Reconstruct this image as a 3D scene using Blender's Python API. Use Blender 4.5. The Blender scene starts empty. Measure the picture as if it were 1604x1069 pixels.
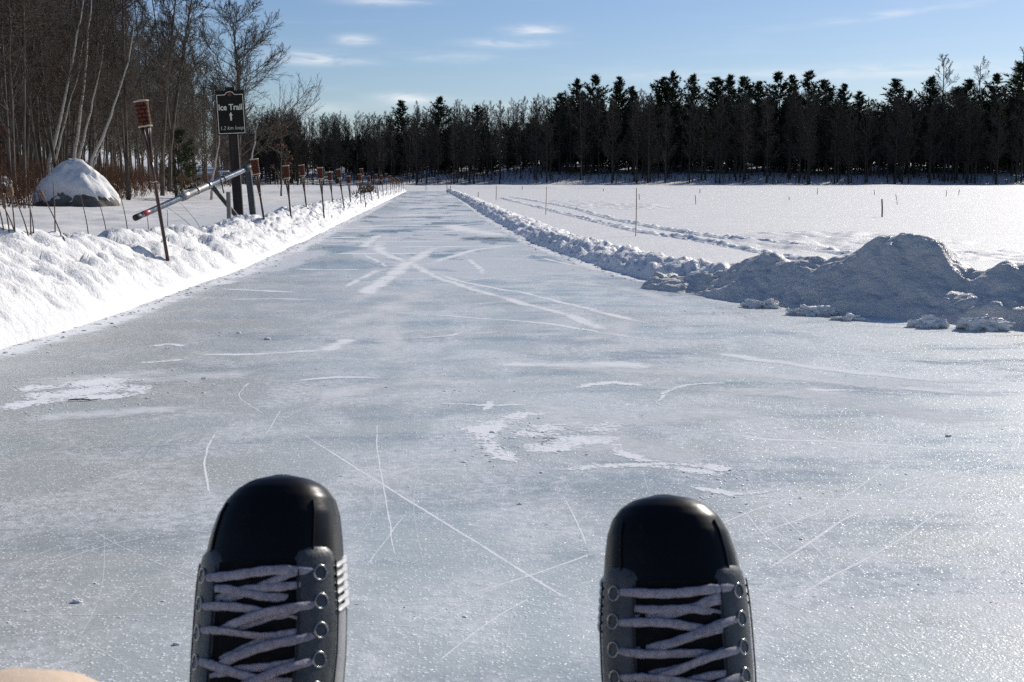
import bpy, math, random
import numpy as np
from mathutils import Vector, Matrix

random.seed(5)
R_ = math.radians
SC = bpy.context.scene
COL = SC.collection
F_, CX, CY, VH = 1850.0, 802.0, 534.5, 284.0
PITCH = math.atan((CY - VH) / F_)
YAW = math.atan(134 * math.cos(PITCH) / F_)
CAM = np.array([0, 0, 1.0])
SUN_AZ, SUN_EL = R_(42), R_(29)          # to the right of the trail direction

# ------------------------------------------------------------------ camera
cam_d = bpy.data.cameras.new('camera'); cam = bpy.data.objects.new('camera', cam_d); COL.objects.link(cam)
cam.location = CAM; cam.rotation_euler = (R_(90) - PITCH, 0, -YAW)
cam_d.sensor_width = 36; cam_d.lens = 36 * F_ / 1604
cam_d.clip_start = 0.02; cam_d.clip_end = 3000
cam_d.dof.use_dof = True; cam_d.dof.focus_distance = 13; cam_d.dof.aperture_fstop = 30
SC.camera = cam
ROT = np.array(cam.rotation_euler.to_matrix())

def ray(u, v):
    d = np.array([u - CX, -(v - CY), -F_]); d = ROT @ d
    return d / d[1]
def at(u, v, y):                                       # the point on the sight line at depth y
    return CAM + ray(u, v) * y
def gp(u, v, z=0.0):                                   # the point on the plane z
    d = ray(u, v); return CAM + d * ((z - 1.0) / d[2])

# ------------------------------------------------------------------ noise
def _h(ix, iy, s):
    ix = ix.astype(np.int64); iy = iy.astype(np.int64)
    n = (ix * 374761393 + iy * 668265263 + s * 2147483647) & 0xffffffff
    n = ((n ^ (n >> 13)) * 1274126177) & 0xffffffff
    n = ((n ^ (n >> 15)) * 2246822519) & 0xffffffff
    return ((n ^ (n >> 16)) & 0xffffff) / float(0xffffff)
def vn(x, y, s=0):
    x = np.asarray(x, float); y = np.asarray(y, float)
    ix = np.floor(x); iy = np.floor(y); fx = x - ix; fy = y - iy
    fx = fx * fx * fx * (fx * (fx * 6 - 15) + 10); fy = fy * fy * fy * (fy * (fy * 6 - 15) + 10)
    a = _h(ix, iy, s); b = _h(ix + 1, iy, s); c = _h(ix, iy + 1, s); d = _h(ix + 1, iy + 1, s)
    return (a + (b - a) * fx) * (1 - fy) + (c + (d - c) * fx) * fy - .5
def fbm(x, y, o=4, s=0):
    t = 0; a = 1.
    for k in range(o):
        c, n = math.cos(.6 * k), math.sin(.6 * k)
        t = t + a * vn((x * c - y * n) * 2 ** k + 7.3 * k, (x * n + y * c) * 2 ** k - 3.1 * k, s + k); a *= .5
    return t
def lumps(x, y, s=0):                                  # rounded clods
    x = np.asarray(x, float); y = np.asarray(y, float)
    ix = np.floor(x); iy = np.floor(y); best = np.zeros(np.broadcast(x, y).shape)
    for dx in (-1, 0, 1):
        for dy in (-1, 0, 1):
            cx = ix + dx; cy = iy + dy
            px = cx + .5 + .8 * (_h(cx, cy, s) - .5); py = cy + .5 + .8 * (_h(cx, cy, s + 9) - .5)
            r = .35 + .45 * _h(cx, cy, s + 17)
            q = 1 - ((x - px) ** 2 + (y - py) ** 2) / (r * r)
            best = np.maximum(best, np.sqrt(np.clip(q, 0, 1)) * r)
    return best
def sst(a, b, x):
    t = np.clip((x - a) / (b - a), 0, 1); return t * t * (3 - 2 * t)

# ------------------------------------------------------------------ mesh helpers
def link(o, parent=None):
    COL.objects.link(o)
    if parent is not None: o.parent = parent
    return o
def mesh(name, V, faces, mat=None, parent=None, smooth=True, uv=None, mats=None, mi=None):
    """faces: list of index arrays (k, n)"""
    V = np.asarray(V, np.float32)
    if isinstance(faces, np.ndarray): faces = [faces]
    faces = [np.asarray(f, np.int32) for f in faces if len(f)]
    me = bpy.data.meshes.new(name)
    me.vertices.add(len(V)); me.vertices.foreach_set('co', V.ravel())
    loops = np.concatenate([f.ravel() for f in faces]); cnt = np.concatenate([np.full(len(f), f.shape[1], np.int32) for f in faces])
    st = np.concatenate([[0], np.cumsum(cnt)[:-1]]).astype(np.int32)
    me.loops.add(len(loops)); me.loops.foreach_set('vertex_index', loops)
    me.polygons.add(len(cnt)); me.polygons.foreach_set('loop_start', st)
    try: me.polygons.foreach_set('loop_total', cnt)
    except Exception: pass
    if uv is not None:
        l = me.uv_layers.new(name='UVMap'); l.data.foreach_set('uv', np.asarray(uv, np.float32)[loops].ravel())
    for m in (mats or [mat]):
        if m: me.materials.append(m)
    if mi is not None: me.polygons.foreach_set('material_index', np.asarray(mi, np.int32))
    me.polygons.foreach_set('use_smooth', np.full(len(cnt), smooth, bool))
    me.update(calc_edges=True); me.validate()
    return link(bpy.data.objects.new(name, me), parent)
def empty(name, loc):
    o = bpy.data.objects.new(name, None); o.empty_display_size = .1; o.location = loc; return link(o)
def tag(o, label=None, cat=None, group=None, kind=None):
    if label: o['label'] = label
    if cat: o['category'] = cat
    if group: o['group'] = group
    if kind: o['kind'] = kind
    return o
class MB:
    def __init__(s): s.V = []; s.Q = []; s.T = []; s.n = 0
    def add(s, V, Q=None, T=None):
        V = np.asarray(V, float).reshape(-1, 3)
        if Q is not None and len(Q): s.Q.append(np.asarray(Q).reshape(-1, 4) + s.n)
        if T is not None and len(T): s.T.append(np.asarray(T).reshape(-1, 3) + s.n)
        s.V.append(V); s.n += len(V)
    def data(s):
        f = []
        if s.Q: f.append(np.concatenate(s.Q))
        if s.T: f.append(np.concatenate(s.T))
        return np.concatenate(s.V), f
    def obj(s, name, mat, parent=None, smooth=True, off=None):
        V, f = s.data()
        if off is not None: V = V - np.asarray(off)
        return mesh(name, V, f, mat, parent, smooth)
def nrm(v): return v / np.maximum(np.linalg.norm(v, axis=-1, keepdims=True), 1e-9)
def tubes(P, R, k):
    P = np.asarray(P, float); R = np.asarray(R, float)
    if P.ndim == 2: P = P[None]; R = R[None]
    B, n, _ = P.shape
    T = nrm(np.gradient(P, axis=1))
    ref = np.where(np.abs(nrm(P[:, -1] - P[:, 0])[:, 2:3]) > .8, [[1., 0, 0]], [[0, 0, 1.]])[:, None, :]
    U = nrm(np.cross(T, ref)); W = np.cross(T, U)
    a = np.arange(k) * 2 * math.pi / k
    V = P[:, :, None] + R[:, :, None, None] * (np.cos(a)[None, None, :, None] * U[:, :, None] + np.sin(a)[None, None, :, None] * W[:, :, None])
    b, i, j = np.meshgrid(np.arange(B), np.arange(n - 1), np.arange(k), indexing='ij')
    base = b * n * k; j2 = (j + 1) % k
    Q = np.stack([base + i * k + j, base + i * k + j2, base + (i + 1) * k + j2, base + (i + 1) * k + j], -1).reshape(-1, 4)
    return V.reshape(-1, 3), Q
def capped(P, R, k):                                   # one closed tube
    P = np.asarray(P, float); R = np.asarray(R, float)
    P = np.concatenate([P[:1] , P, P[-1:]]); d0 = nrm(P[2] - P[1]); d1 = nrm(P[-2] - P[-3])
    P[0] -= d0 * 1e-4; P[-1] += d1 * 1e-4
    return tubes(P, np.concatenate([[1e-4], R, [1e-4]]), k)
def grid(nr, nc):
    i, j = np.meshgrid(np.arange(nr - 1), np.arange(nc - 1), indexing='ij')
    return np.stack([i * nc + j, i * nc + j + 1, (i + 1) * nc + j + 1, (i + 1) * nc + j], -1).reshape(-1, 4)
def boxv(c, s, rot=None):
    v = np.array([[x, y, z] for x in (-1, 1) for y in (-1, 1) for z in (-1, 1)], float) * np.asarray(s) / 2
    if rot is not None: v = v @ np.asarray(rot).T
    return v + np.asarray(c), np.array([[0, 1, 3, 2], [4, 6, 7, 5], [0, 4, 5, 1], [2, 3, 7, 6], [0, 2, 6, 4], [1, 5, 7, 3]])
def bevel(o, w=.004, seg=2):
    m = o.modifiers.new('bevel', 'BEVEL'); m.width = w; m.segments = seg; m.limit_method = 'ANGLE'; return o

# ------------------------------------------------------------------ materials
def newmat(name):
    m = bpy.data.materials.new(name); m.use_nodes = True; nt = m.node_tree; nt.nodes.clear()
    out = nt.nodes.new('ShaderNodeOutputMaterial'); return m, nt, out
class NT:
    def __init__(s, nt): s.nt = nt
    def n(s, t, ins=None, **kw):
        nd = s.nt.nodes.new(t)
        for k, v in kw.items(): setattr(nd, k, v)
        for k, v in (ins or {}).items():
            if isinstance(v, bpy.types.NodeSocket): s.nt.links.new(v, nd.inputs[k])
            else: nd.inputs[k].default_value = v
        return nd
    def math(s, op, a, b=None, c=None, clamp=False):
        nd = s.nt.nodes.new('ShaderNodeMath'); nd.operation = op; nd.use_clamp = clamp
        for i, v in enumerate((a, b, c)):
            if v is None: continue
            if isinstance(v, bpy.types.NodeSocket): s.nt.links.new(v, nd.inputs[i])
            else: nd.inputs[i].default_value = v
        return nd.outputs[0]
    def mix(s, f, a, b, blend='MIX'):
        nd = s.nt.nodes.new('ShaderNodeMix'); nd.data_type = 'RGBA'; nd.blend_type = blend
        for i, v in ((0, f), (6, a), (7, b)):
            if isinstance(v, bpy.types.NodeSocket): s.nt.links.new(v, nd.inputs[i])
            else: nd.inputs[i].default_value = v if i == 0 else (tuple(v) + (1,))[:4]
        return nd.outputs[2]
    def ramp(s, f, lo, hi, a=0., b=1.):
        nd = s.n('ShaderNodeMapRange', {0: f, 1: lo, 2: hi, 3: a, 4: b}); nd.interpolation_type = 'SMOOTHSTEP'; return nd.outputs[0]
    def noise(s, vec, scale, detail=3, rough=.5, dist=0.):
        return s.n('ShaderNodeTexNoise', {'Vector': vec, 'Scale': scale, 'Detail': detail, 'Roughness': rough, 'Distortion': dist}).outputs[0]
    def pos(s): return s.n('ShaderNodeNewGeometry').outputs['Position']
    def obj(s): return s.n('ShaderNodeTexCoord').outputs['Object']
    def scale(s, vec, sc): return s.n('ShaderNodeMapping', {'Vector': vec, 'Scale': sc}).outputs[0]
    def bump(s, h, strength, dist, normal=None):
        ins = {'Height': h, 'Strength': strength, 'Distance': dist}
        if normal is not None: ins['Normal'] = normal
        return s.n('ShaderNodeBump', ins).outputs[0]
def simple(name, col, rough=.6, metal=0., var=.25, scale=20., bump=.3, bdist=.002, stretch=(1, 1, 1), coat=0., spec=.5, objc=True):
    m, nt, out = newmat(name); N = NT(nt)
    v = N.scale(N.obj() if objc else N.pos(), stretch)
    n1 = N.noise(v, scale, 4, .6); n2 = N.noise(v, scale * 4, 3)
    f = N.ramp(n1, .3, .7)
    c = N.mix(f, tuple(x * (1 - var) for x in col), tuple(min(1, x * (1 + var)) for x in col))
    r = N.ramp(n2, .3, .7, max(.02, rough - .1), min(1, rough + .1))
    ins = {'Base Color': c, 'Roughness': r, 'Metallic': metal, 'Coat Weight': coat, 'Specular IOR Level': spec}
    if bump: ins['Normal'] = N.bump(n2, bump, bdist)
    b = N.n('ShaderNodeBsdfPrincipled', ins); nt.links.new(b.outputs[0], out.inputs[0]); return m

def sparkle_normal(N, vec, scale, amt):
    v = N.n('ShaderNodeTexVoronoi', {'Vector': vec, 'Scale': scale})
    d = N.n('ShaderNodeVectorMath', {0: v.outputs['Color'], 1: (.5, .5, .5)}, operation='SUBTRACT').outputs[0]
    d = N.n('ShaderNodeVectorMath', {0: d, 'Scale': amt}, operation='SCALE').outputs[0]
    g = N.n('ShaderNodeNewGeometry').outputs['Normal']
    d = N.n('ShaderNodeVectorMath', {0: d, 1: g}, operation='ADD').outputs[0]
    return N.n('ShaderNodeVectorMath', {0: d}, operation='NORMALIZE').outputs[0]

def snow_mat(name, col=(.83, .845, .87), fine=1., coarse=1., dirt=0., bs_=1.):
    m, nt, out = newmat(name); N = NT(nt); p = N.pos()
    a = N.noise(p, 9, 4, .6); b = N.noise(p, 45, 4, .65); c = N.noise(p, 190, 2, .6)
    h = N.math('ADD', N.math('MULTIPLY', a, .035 * coarse), N.math('ADD', N.math('MULTIPLY', b, .010 * fine), N.math('MULTIPLY', c, .0025 * fine)))
    nb = N.bump(h, bs_, 1.0)
    cc = N.mix(N.ramp(N.noise(p, 1.3, 4), .35, .7), tuple(x * .94 for x in col), col)
    if dirt:
        cc = N.mix(N.math('MULTIPLY', N.ramp(N.noise(p, 3.2, 5, .65), .5, .75), dirt), cc, (.55, .52, .48))
    bs = N.n('ShaderNodeBsdfPrincipled', {'Base Color': cc, 'Roughness': .65, 'Specular IOR Level': .3, 'Normal': nb,
        'Coat Weight': .16, 'Coat Roughness': .25, 'Coat Normal': sparkle_normal(N, p, 300, 1.4)})
    nt.links.new(bs.outputs[0], out.inputs[0]); return m

def ice_mat():
    m, nt, out = newmat('ice'); N = NT(nt); p = N.pos()
    sx = N.n('ShaderNodeSeparateXYZ', {0: p}); X, Y = sx.outputs[0], sx.outputs[1]
    big = N.noise(p, .55, 4, .55); mid = N.noise(N.scale(p, (1.0, .75, 1)), 2.3, 5, .62, .6); fin = N.noise(p, 28, 5, .7)
    streak = N.noise(N.scale(p, (.35, 1.3, 1)), 1.6, 6, .65, .4)
    grey = N.mix(N.ramp(big, .35, .65), (.49, .51, .495), (.52, .585, .595))
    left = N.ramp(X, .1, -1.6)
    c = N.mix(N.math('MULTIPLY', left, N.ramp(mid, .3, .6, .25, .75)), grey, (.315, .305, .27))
    c = N.mix(N.math('MULTIPLY', N.ramp(streak, .5, .64), .55), c, (.28, .325, .345))      # clear dark ice
    far = N.ramp(Y, 8., 17.); p2 = N.scale(p, (.55, .26, 1)); pa = N.noise(p2, 1.1, 6, .62, .5); pb = N.noise(N.scale(p, (.34, .2, 1.)), 1.0, 6, .64, .6)
    clear = N.math('MULTIPLY', N.ramp(pa, .52, .57), far); white = N.math('MULTIPLY', N.ramp(pb, .45, .53), far)
    c = N.mix(N.math('MULTIPLY', clear, .8), c, (.21, .26, .30))
    fr = N.math('MULTIPLY', N.ramp(mid, .40, .64), N.ramp(fin, .3, .66))
    fr = N.math('ADD', N.math('MULTIPLY', fr, .95), N.math('MULTIPLY', N.ramp(fin, .52, .74), .38), clamp=True)
    fr = N.math('MULTIPLY', fr, N.math('SUBTRACT', 1., N.math('MAXIMUM', N.math('MULTIPLY', clear, .85), N.math('MULTIPLY', left, .42))))
    fr = N.math('MAXIMUM', fr, N.math('MULTIPLY', N.math('MULTIPLY', white, N.math('SUBTRACT', 1., clear)), .85))
    c = N.mix(fr, c, (.80, .82, .84))
    ns = N.noise(p, 120, 3, .6)
    spot = N.n('ShaderNodeTexVoronoi', {'Vector': p, 'Scale': 85.}); keep = N.n('ShaderNodeSeparateColor', {0: spot.outputs['Color']}).outputs[0]
    pit = N.math('MULTIPLY', N.ramp(spot.outputs['Distance'], .38, .12), N.ramp(keep, .45, .55))
    c = N.mix(N.math('MULTIPLY', pit, .72), c, (.86, .88, .90))
    sp2_ = N.n('ShaderNodeTexVoronoi', {'Vector': N.n('ShaderNodeVectorMath', {0: p, 1: N.n('ShaderNodeVectorMath', {0: N.n('ShaderNodeTexNoise', {'Vector': p, 'Scale': 60.}).outputs['Color'], 'Scale': .02}, operation='SCALE').outputs[0]}, operation='ADD').outputs[0], 'Scale': 38.})
    k2 = N.n('ShaderNodeSeparateColor', {0: sp2_.outputs['Color']}).outputs[0]
    big_pit = N.math('MULTIPLY', N.ramp(sp2_.outputs['Distance'], .30, .08), N.ramp(k2, .60, .70)); speck = N.math('MULTIPLY', N.ramp(N.noise(p, 75, 2, .6), .56, .66), N.ramp(N.noise(p, 3.1, 4, .6), .40, .60))
    pit = N.math('MAXIMUM', pit, N.math('MAXIMUM', big_pit, N.math('MULTIPLY', speck, .7))); pit = N.math('MULTIPLY', pit, N.math('SUBTRACT', 1., clear))
    c = N.mix(N.math('MULTIPLY', pit, .75), c, (.86, .88, .89))
    ns = N.math('ADD', ns, N.math('MULTIPLY', pit, .8))
    h = N.math('MULTIPLY', N.math('ADD', N.math('MULTIPLY', fin, .0022), N.math('MULTIPLY', ns, .0010)), N.math('SUBTRACT', 1., N.math('MULTIPLY', clear, .9)))
    nb = N.bump(h, 1., 1.)
    rough = N.math('ADD', N.math('SUBTRACT', N.ramp(streak, .45, .62, .42, .24), N.math('MULTIPLY', clear, .18)), N.math('MULTIPLY', fr, .25))
    bs = N.n('ShaderNodeBsdfPrincipled', {'Base Color': c, 'Roughness': rough, 'IOR': 1.31, 'Specular IOR Level': N.math('SUBTRACT', .5, N.math('MULTIPLY', fr, .4)), 'Normal': nb,
        'Coat Weight': N.math('MULTIPLY', N.ramp(fin, .35, .65, .05, .27), N.math('SUBTRACT', 1., N.math('MAXIMUM', N.math('MULTIPLY', clear, .7), N.math('MULTIPLY', white, .95)))), 'Coat Roughness': .24, 'Coat IOR': 1.31, 'Coat Normal': sparkle_normal(N, p, 380, 1.6)})
    df = N.n('ShaderNodeBsdfDiffuse', {'Color': (.84, .85, .86, 1), 'Roughness': .5, 'Normal': nb})
    fw_ = N.math('MAXIMUM', N.math('MULTIPLY', N.math('MULTIPLY', white, N.math('SUBTRACT', 1., clear)), .85), N.math('MULTIPLY', fr, .35))
    mxs = N.n('ShaderNodeMixShader', {0: fw_, 1: bs.outputs[0], 2: df.outputs[0]})
    nt.links.new(mxs.outputs[0], out.inputs[0]); return m

def frost_mat(name, lo, hi, a1=1.2, a2=1., scale=30., col=(.85, .87, .89), mx=1.):
    """shaved ice lying along a skate mark: UV v runs across, u along in metres"""
    m, nt, out = newmat(name); N = NT(nt); p = N.pos()
    uv = N.n('ShaderNodeSeparateXYZ', {0: N.n('ShaderNodeTexCoord').outputs['UV']}); v = uv.outputs[1]
    e = N.math('MULTIPLY', N.math('MULTIPLY', v, N.math('SUBTRACT', 1., v)), 4.)
    end = uv.outputs[0]
    n1 = N.noise(p, scale, 5, .7); n2 = N.noise(p, scale * .12, 3)
    ee = N.math('MULTIPLY', N.math('MULTIPLY', end, N.math('SUBTRACT', 1., end)), 6., clamp=True)
    t = N.math('ADD', N.math('MULTIPLY', N.math('SUBTRACT', n1, .5), a1), N.math('MULTIPLY', N.math('SUBTRACT', n2, .5), a2))
    t = N.math('ADD', t, N.math('MULTIPLY', e, ee)); gate = N.math('MULTIPLY', N.math('MULTIPLY', e, ee), 5., clamp=True)
    f = N.math('MULTIPLY', N.math('MULTIPLY', N.ramp(t, lo, hi), gate), mx, clamp=True)
    d = N.n('ShaderNodeBsdfPrincipled', {'Base Color': col + (1,), 'Roughness': .6, 'Normal': N.bump(n1, .6, .003),
        'Coat Weight': .05, 'Coat Roughness': .25, 'Specular IOR Level': 0., 'Coat Normal': sparkle_normal(N, p, 300, 1.5)})
    tr = N.n('ShaderNodeBsdfTransparent'); mx_ = N.n('ShaderNodeMixShader', {0: f, 1: tr.outputs[0], 2: d.outputs[0]})
    nt.links.new(mx_.outputs[0], out.inputs[0]); return m

def bark_mat(name, c1, c2, birch=False):
    m, nt, out = newmat(name); N = NT(nt); p = N.pos()
    if birch:
        a = N.noise(N.scale(p, (1, 1, 6)), 2.2, 4, .6); f = N.ramp(a, .58, .68)
    else:
        a = N.noise(N.scale(p, (1, 1, .18)), 9, 4, .6); f = N.ramp(a, .35, .65)
    c = N.mix(f, c1, c2)
    bs = N.n('ShaderNodeBsdfPrincipled', {'Base Color': c, 'Roughness': .85, 'Specular IOR Level': .2}); nt.links.new(bs.outputs[0], out.inputs[0]); return m
def leaf_mat(name, c1, c2, sc=.8):
    m, nt, out = newmat(name); N = NT(nt); p = N.pos()
    c = N.mix(N.ramp(N.noise(p, sc, 4, .6), .35, .65), c1, c2)
    bs = N.n('ShaderNodeBsdfPrincipled', {'Base Color': c, 'Roughness': .75, 'Specular IOR Level': .25}); nt.links.new(bs.outputs[0], out.inputs[0]); return m

M = {}
M['snow'] = snow_mat('snow', (.75, .74, .725), .7, .7, 0, .6); M['bank'] = snow_mat('bank_snow', (.83, .825, .82), .55, .7)
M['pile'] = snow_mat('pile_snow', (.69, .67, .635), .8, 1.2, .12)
M['packed'] = snow_mat('packed_snow', (.66, .67, .67), .3, .2)
M['ice'] = ice_mat()
M['scratch'] = frost_mat('skate_scratch', .30, .70, 2.2, 1.4, 90.)
M['faint'] = frost_mat('faint_scratch', .35, .9, 2.0, 1.6, 90., mx=.55)
M['powder'] = frost_mat('shaved_ice', .25, 1.0, 1.2, 1.3, 20., mx=.95)
M['haze_powder'] = frost_mat('thin_frost', .30, 1.3, 1.4, 1.4, 14., mx=.75)
M['rubble'] = frost_mat('ice_rubble', .55, .95, 2.6, 2.0, 38., mx=1.)
M['bark'] = bark_mat('bark', (.058, .047, .039), (.155, .128, .104))
M['bark_far'] = bark_mat('far_bark', (.036, .031, .026), (.085, .072, .060))
M['birch'] = bark_mat('birch_bark', (.46, .43, .39), (.14, .12, .10), True)
M['needles'] = leaf_mat('needles', (.028, .040, .018), (.055, .070, .028))
M['brush'] = bark_mat('brush_stems', (.085, .042, .025), (.16, .085, .05))
M['oakleaf'] = leaf_mat('dry_leaf', (.20, .085, .035), (.32, .15, .07), 3)
M['reed'] = simple('reed_stem', (.15, .10, .065), .8, var=.4, scale=8, bump=0)
M['cattail'] = simple('cattail_head', (.22, .13, .075), .95, var=.35, scale=60, bump=.6, bdist=.01)
M['stake'] = simple('stake_wood', (.42, .30, .19), .8, var=.3, scale=12, bump=.2, stretch=(1, 1, .1))
M['stake_grey'] = simple('grey_stake_wood', (.20, .17, .13), .8, var=.3, scale=12, bump=.2, stretch=(1, 1, .1))
M['bamboo'] = simple('dark_bamboo', (.055, .024, .016), .38, var=.45, scale=14, bump=.2, stretch=(1, 1, .15))
M['twine'] = simple('twine', (.50, .42, .30), .9, var=.2, scale=120, bump=.6)
M['galv'] = simple('galvanised_steel', (.30, .32, .335), .3, 1., var=.2, scale=18, bump=.05)
M['worn'] = simple('worn_steel', (.36, .345, .32), .5, .8, var=.3, scale=25, bump=.3)
M['dsteel'] = simple('dark_painted_steel', (.045, .052, .05), .5, .2, var=.25, scale=10, bump=.1)
M['red'] = simple('red_band', (.45, .035, .04), .4, 0, var=.1, scale=30, bump=0)
M['black'] = simple('black_rubber', (.012, .012, .012), .6, var=.2, scale=40, bump=.1)
M['post'] = simple('dark_timber', (.020, .013, .010), .8, var=.5, scale=10, bump=.5, bdist=.004, stretch=(1, 1, .12))
M['greywood'] = simple('grey_timber', (.24, .225, .20), .85, var=.3, scale=14, bump=.5, bdist=.004, stretch=(1, 1, .12))
M['signboard'] = simple('sign_board', (.013, .0125, .009), .7, var=.2, scale=9, bump=.05, spec=.2)
M['cream'] = simple('cream_paint', (.72, .69, .52), .6, var=.06, scale=30, bump=0)
M['pale'] = simple('pale_paint', (.55, .54, .46), .6, var=.06, scale=30, bump=0)
M['emblem'] = simple('red_emblem', (.22, .012, .015), .6, var=.1, scale=30, bump=0)
M['rock'] = simple('granite', (.12, .11, .095), .9, var=.45, scale=3, bump=.8, bdist=.03, objc=False)
M['toe'] = simple('black_toe_plastic', (.0045, .0045, .005), .36, var=.3, scale=25, bump=.05, bdist=.001, spec=.2)
def toe_mat():
    m, nt, out = newmat('black_toe_plastic'); N = NT(nt); p = N.obj()
    a = N.noise(N.scale(p, (1, .25, .3)), 160, 4, .7); b = N.noise(p, 22, 3); sc = N.math('MULTIPLY', N.ramp(a, .60, .72), N.ramp(b, .45, .65))
    bs = N.n('ShaderNodeBsdfPrincipled', {'Base Color': N.mix(sc, (.0045, .0045, .005), (.04, .04, .042)), 'Roughness': N.math('ADD', N.ramp(b, .3, .7, .30, .42), N.math('MULTIPLY', sc, .25)), 'Specular IOR Level': .22, 'Normal': N.bump(N.noise(p, 260, 3), .12, .001)})
    nt.links.new(bs.outputs[0], out.inputs[0]); return m
M['toe'] = toe_mat()
M['boot'] = simple('black_leather', (.012, .012, .013), .55, var=.3, scale=90, bump=.35, bdist=.001)
M['panel'] = simple('charcoal_vinyl', (.060, .066, .070), .42, var=.18, scale=110, bump=.3, bdist=.0008)
M['silver'] = simple('silver_vinyl', (.27, .28, .29), .38, var=.12, scale=60, bump=.15, bdist=.0008)
M['white'] = simple('white_vinyl', (.52, .53, .54), .4, var=.05, scale=40, bump=.1)
M['tongue'] = simple('black_felt', (.009, .009, .010), .95, var=.3, scale=150, bump=.5, bdist=.001, spec=.15)
M['lace'] = simple('woven_lace', (.37, .35, .40), .9, var=.22, scale=260, bump=.9, bdist=.0015, spec=.2)
M['metal'] = simple('bright_metal', (.36, .36, .36), .3, 1., var=.08, scale=40, bump=0)
M['holder'] = simple('holder_plastic', (.03, .03, .032), .4, var=.2, scale=40, bump=.1)
M['cloth'] = simple('beige_trouser_cloth', (.66, .52, .40), .9, var=.08, scale=300, bump=.4, bdist=.001, spec=.2)
M['twig'] = simple('twig_bark', (.06, .04, .03), .9, var=.3, scale=30, bump=.2)

def basket_mat():
    m, nt, out = newmat('woven_bamboo'); N = NT(nt)
    uv = N.n('ShaderNodeTexCoord').outputs['UV']
    br = N.n('ShaderNodeTexBrick', {'Vector': uv, 'Color1': (.16, .036, .016, 1), 'Color2': (.07, .020, .012, 1), 'Mortar': (.012, .007, .006, 1), 'Scale': 1.,
             'Mortar Size': .17, 'Mortar Smooth': .5, 'Bias': 0., 'Brick Width': 1.5, 'Row Height': .73}); br.offset = .5
    n = N.noise(N.obj(), 30, 3)
    c = N.mix(N.ramp(n, 0.45, .75, 0, .5), br.outputs[0], (.25, .075, .028), 'MIX')
    c = N.mix(br.outputs['Fac'], c, (.015, .009, .007))
    b = N.n('ShaderNodeBsdfPrincipled', {'Base Color': c, 'Roughness': .7, 'Specular IOR Level': .2, 'Normal': N.bump(br.outputs['Fac'], -.6, .01)})
    nt.links.new(b.outputs[0], out.inputs[0]); return m
M['basket'] = basket_mat()

# ------------------------------------------------------------------ world and sun
w = bpy.data.worlds.new('World'); SC.world = w; w.use_nodes = True
nt = w.node_tree; nt.nodes.clear(); N = NT(nt)
sky = N.n('ShaderNodeTexSky'); sky.sky_type = 'NISHITA'; sky.sun_disc = False
sky.sun_elevation = SUN_EL; sky.sun_rotation = SUN_AZ; sky.altitude = 300; sky.air_density = 1.0; sky.dust_density = .35; sky.ozone_density = 1.5
gen = N.n('ShaderNodeTexCoord').outputs['Generated']
vv = N.n('ShaderNodeVectorMath', {0: gen}, operation='NORMALIZE').outputs[0]
sp = N.n('ShaderNodeSeparateXYZ', {0: vv}); az = N.math('ARCTAN2', sp.outputs[0], sp.outputs[1]); el = N.math('ARCSINE', sp.outputs[2])
cn = N.noise(N.scale(vv, (1, 1, 5)), 26, 6, .62, .5); cn2 = N.noise(N.scale(vv, (1, 1, 9)), 9, 4, .6, .3)
tot = None
def sky_dir(u, v):
    d = ray(u, v); return math.atan2(d[0], d[1]), math.atan2(d[2], math.hypot(d[0], d[1]))
for (u, v, su, sv, amp) in [(836, 47, 34, 7, 1.0), (800, 68, 60, 6, .7), (555, 63, 26, 7, .75), (480, 90, 45, 9, .7), (530, 97, 60, 6, .4), (640, 155, 45, 8, .9), (500, 170, 50, 9, .35),
                            (1400, 22, 130, 5, .45), (1200, 118, 240, 9, .38), (1480, 108, 140, 10, .42), (600, 2, 60, 6, .6), (700, 90, 90, 8, .25), (1000, 170, 400, 10, .2)]:
    a0, e0 = sky_dir(u, v)
    qa = N.math('DIVIDE', N.math('SUBTRACT', az, a0), su / F_); qe = N.math('DIVIDE', N.math('SUBTRACT', el, e0), sv / F_)
    if u == 1400: qe = N.math('SUBTRACT', qe, N.math('MULTIPLY', qa, 2.4))
    g = N.math('MULTIPLY', N.math('EXPONENT', N.math('MULTIPLY', N.math('ADD', N.math('MULTIPLY', qa, qa), N.math('MULTIPLY', qe, qe)), -1.)), amp)
    tot = g if tot is None else N.math('ADD', tot, g)
cl = N.math('MULTIPLY', tot, N.ramp(cn, .3, .62, .1, 1.15), clamp=True)
cl = N.math('ADD', cl, N.math('MULTIPLY', N.ramp(cn2, .5, .8), .10), clamp=True)
tint = N.mix(1., sky.outputs[0], (.87, .98, 1.22), 'MULTIPLY')
skyc = N.mix(N.math('MULTIPLY', cl, .75), tint, (13., 13.4, 14.))
bg = N.n('ShaderNodeBackground', {'Color': skyc, 'Strength': .06}); wo = N.n('ShaderNodeOutputWorld'); nt.links.new(bg.outputs[0], wo.inputs[0])
ld = bpy.data.lights.new('sun', 'SUN'); ld.energy = 3.9; ld.angle = R_(.53); ld.color = (1, .935, .835)
lo = link(bpy.data.objects.new('sun', ld))
sd = Vector((math.sin(SUN_AZ) * math.cos(SUN_EL), math.cos(SUN_AZ) * math.cos(SUN_EL), math.sin(SUN_EL)))
lo.rotation_euler = (-sd).to_track_quat('-Z', 'Y').to_euler(); lo.location = (30, 30, 40)
SC.view_settings.view_transform = 'Standard'; SC.view_settings.look = 'None'; SC.view_settings.exposure = .22; SC.view_settings.gamma = 1

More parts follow.
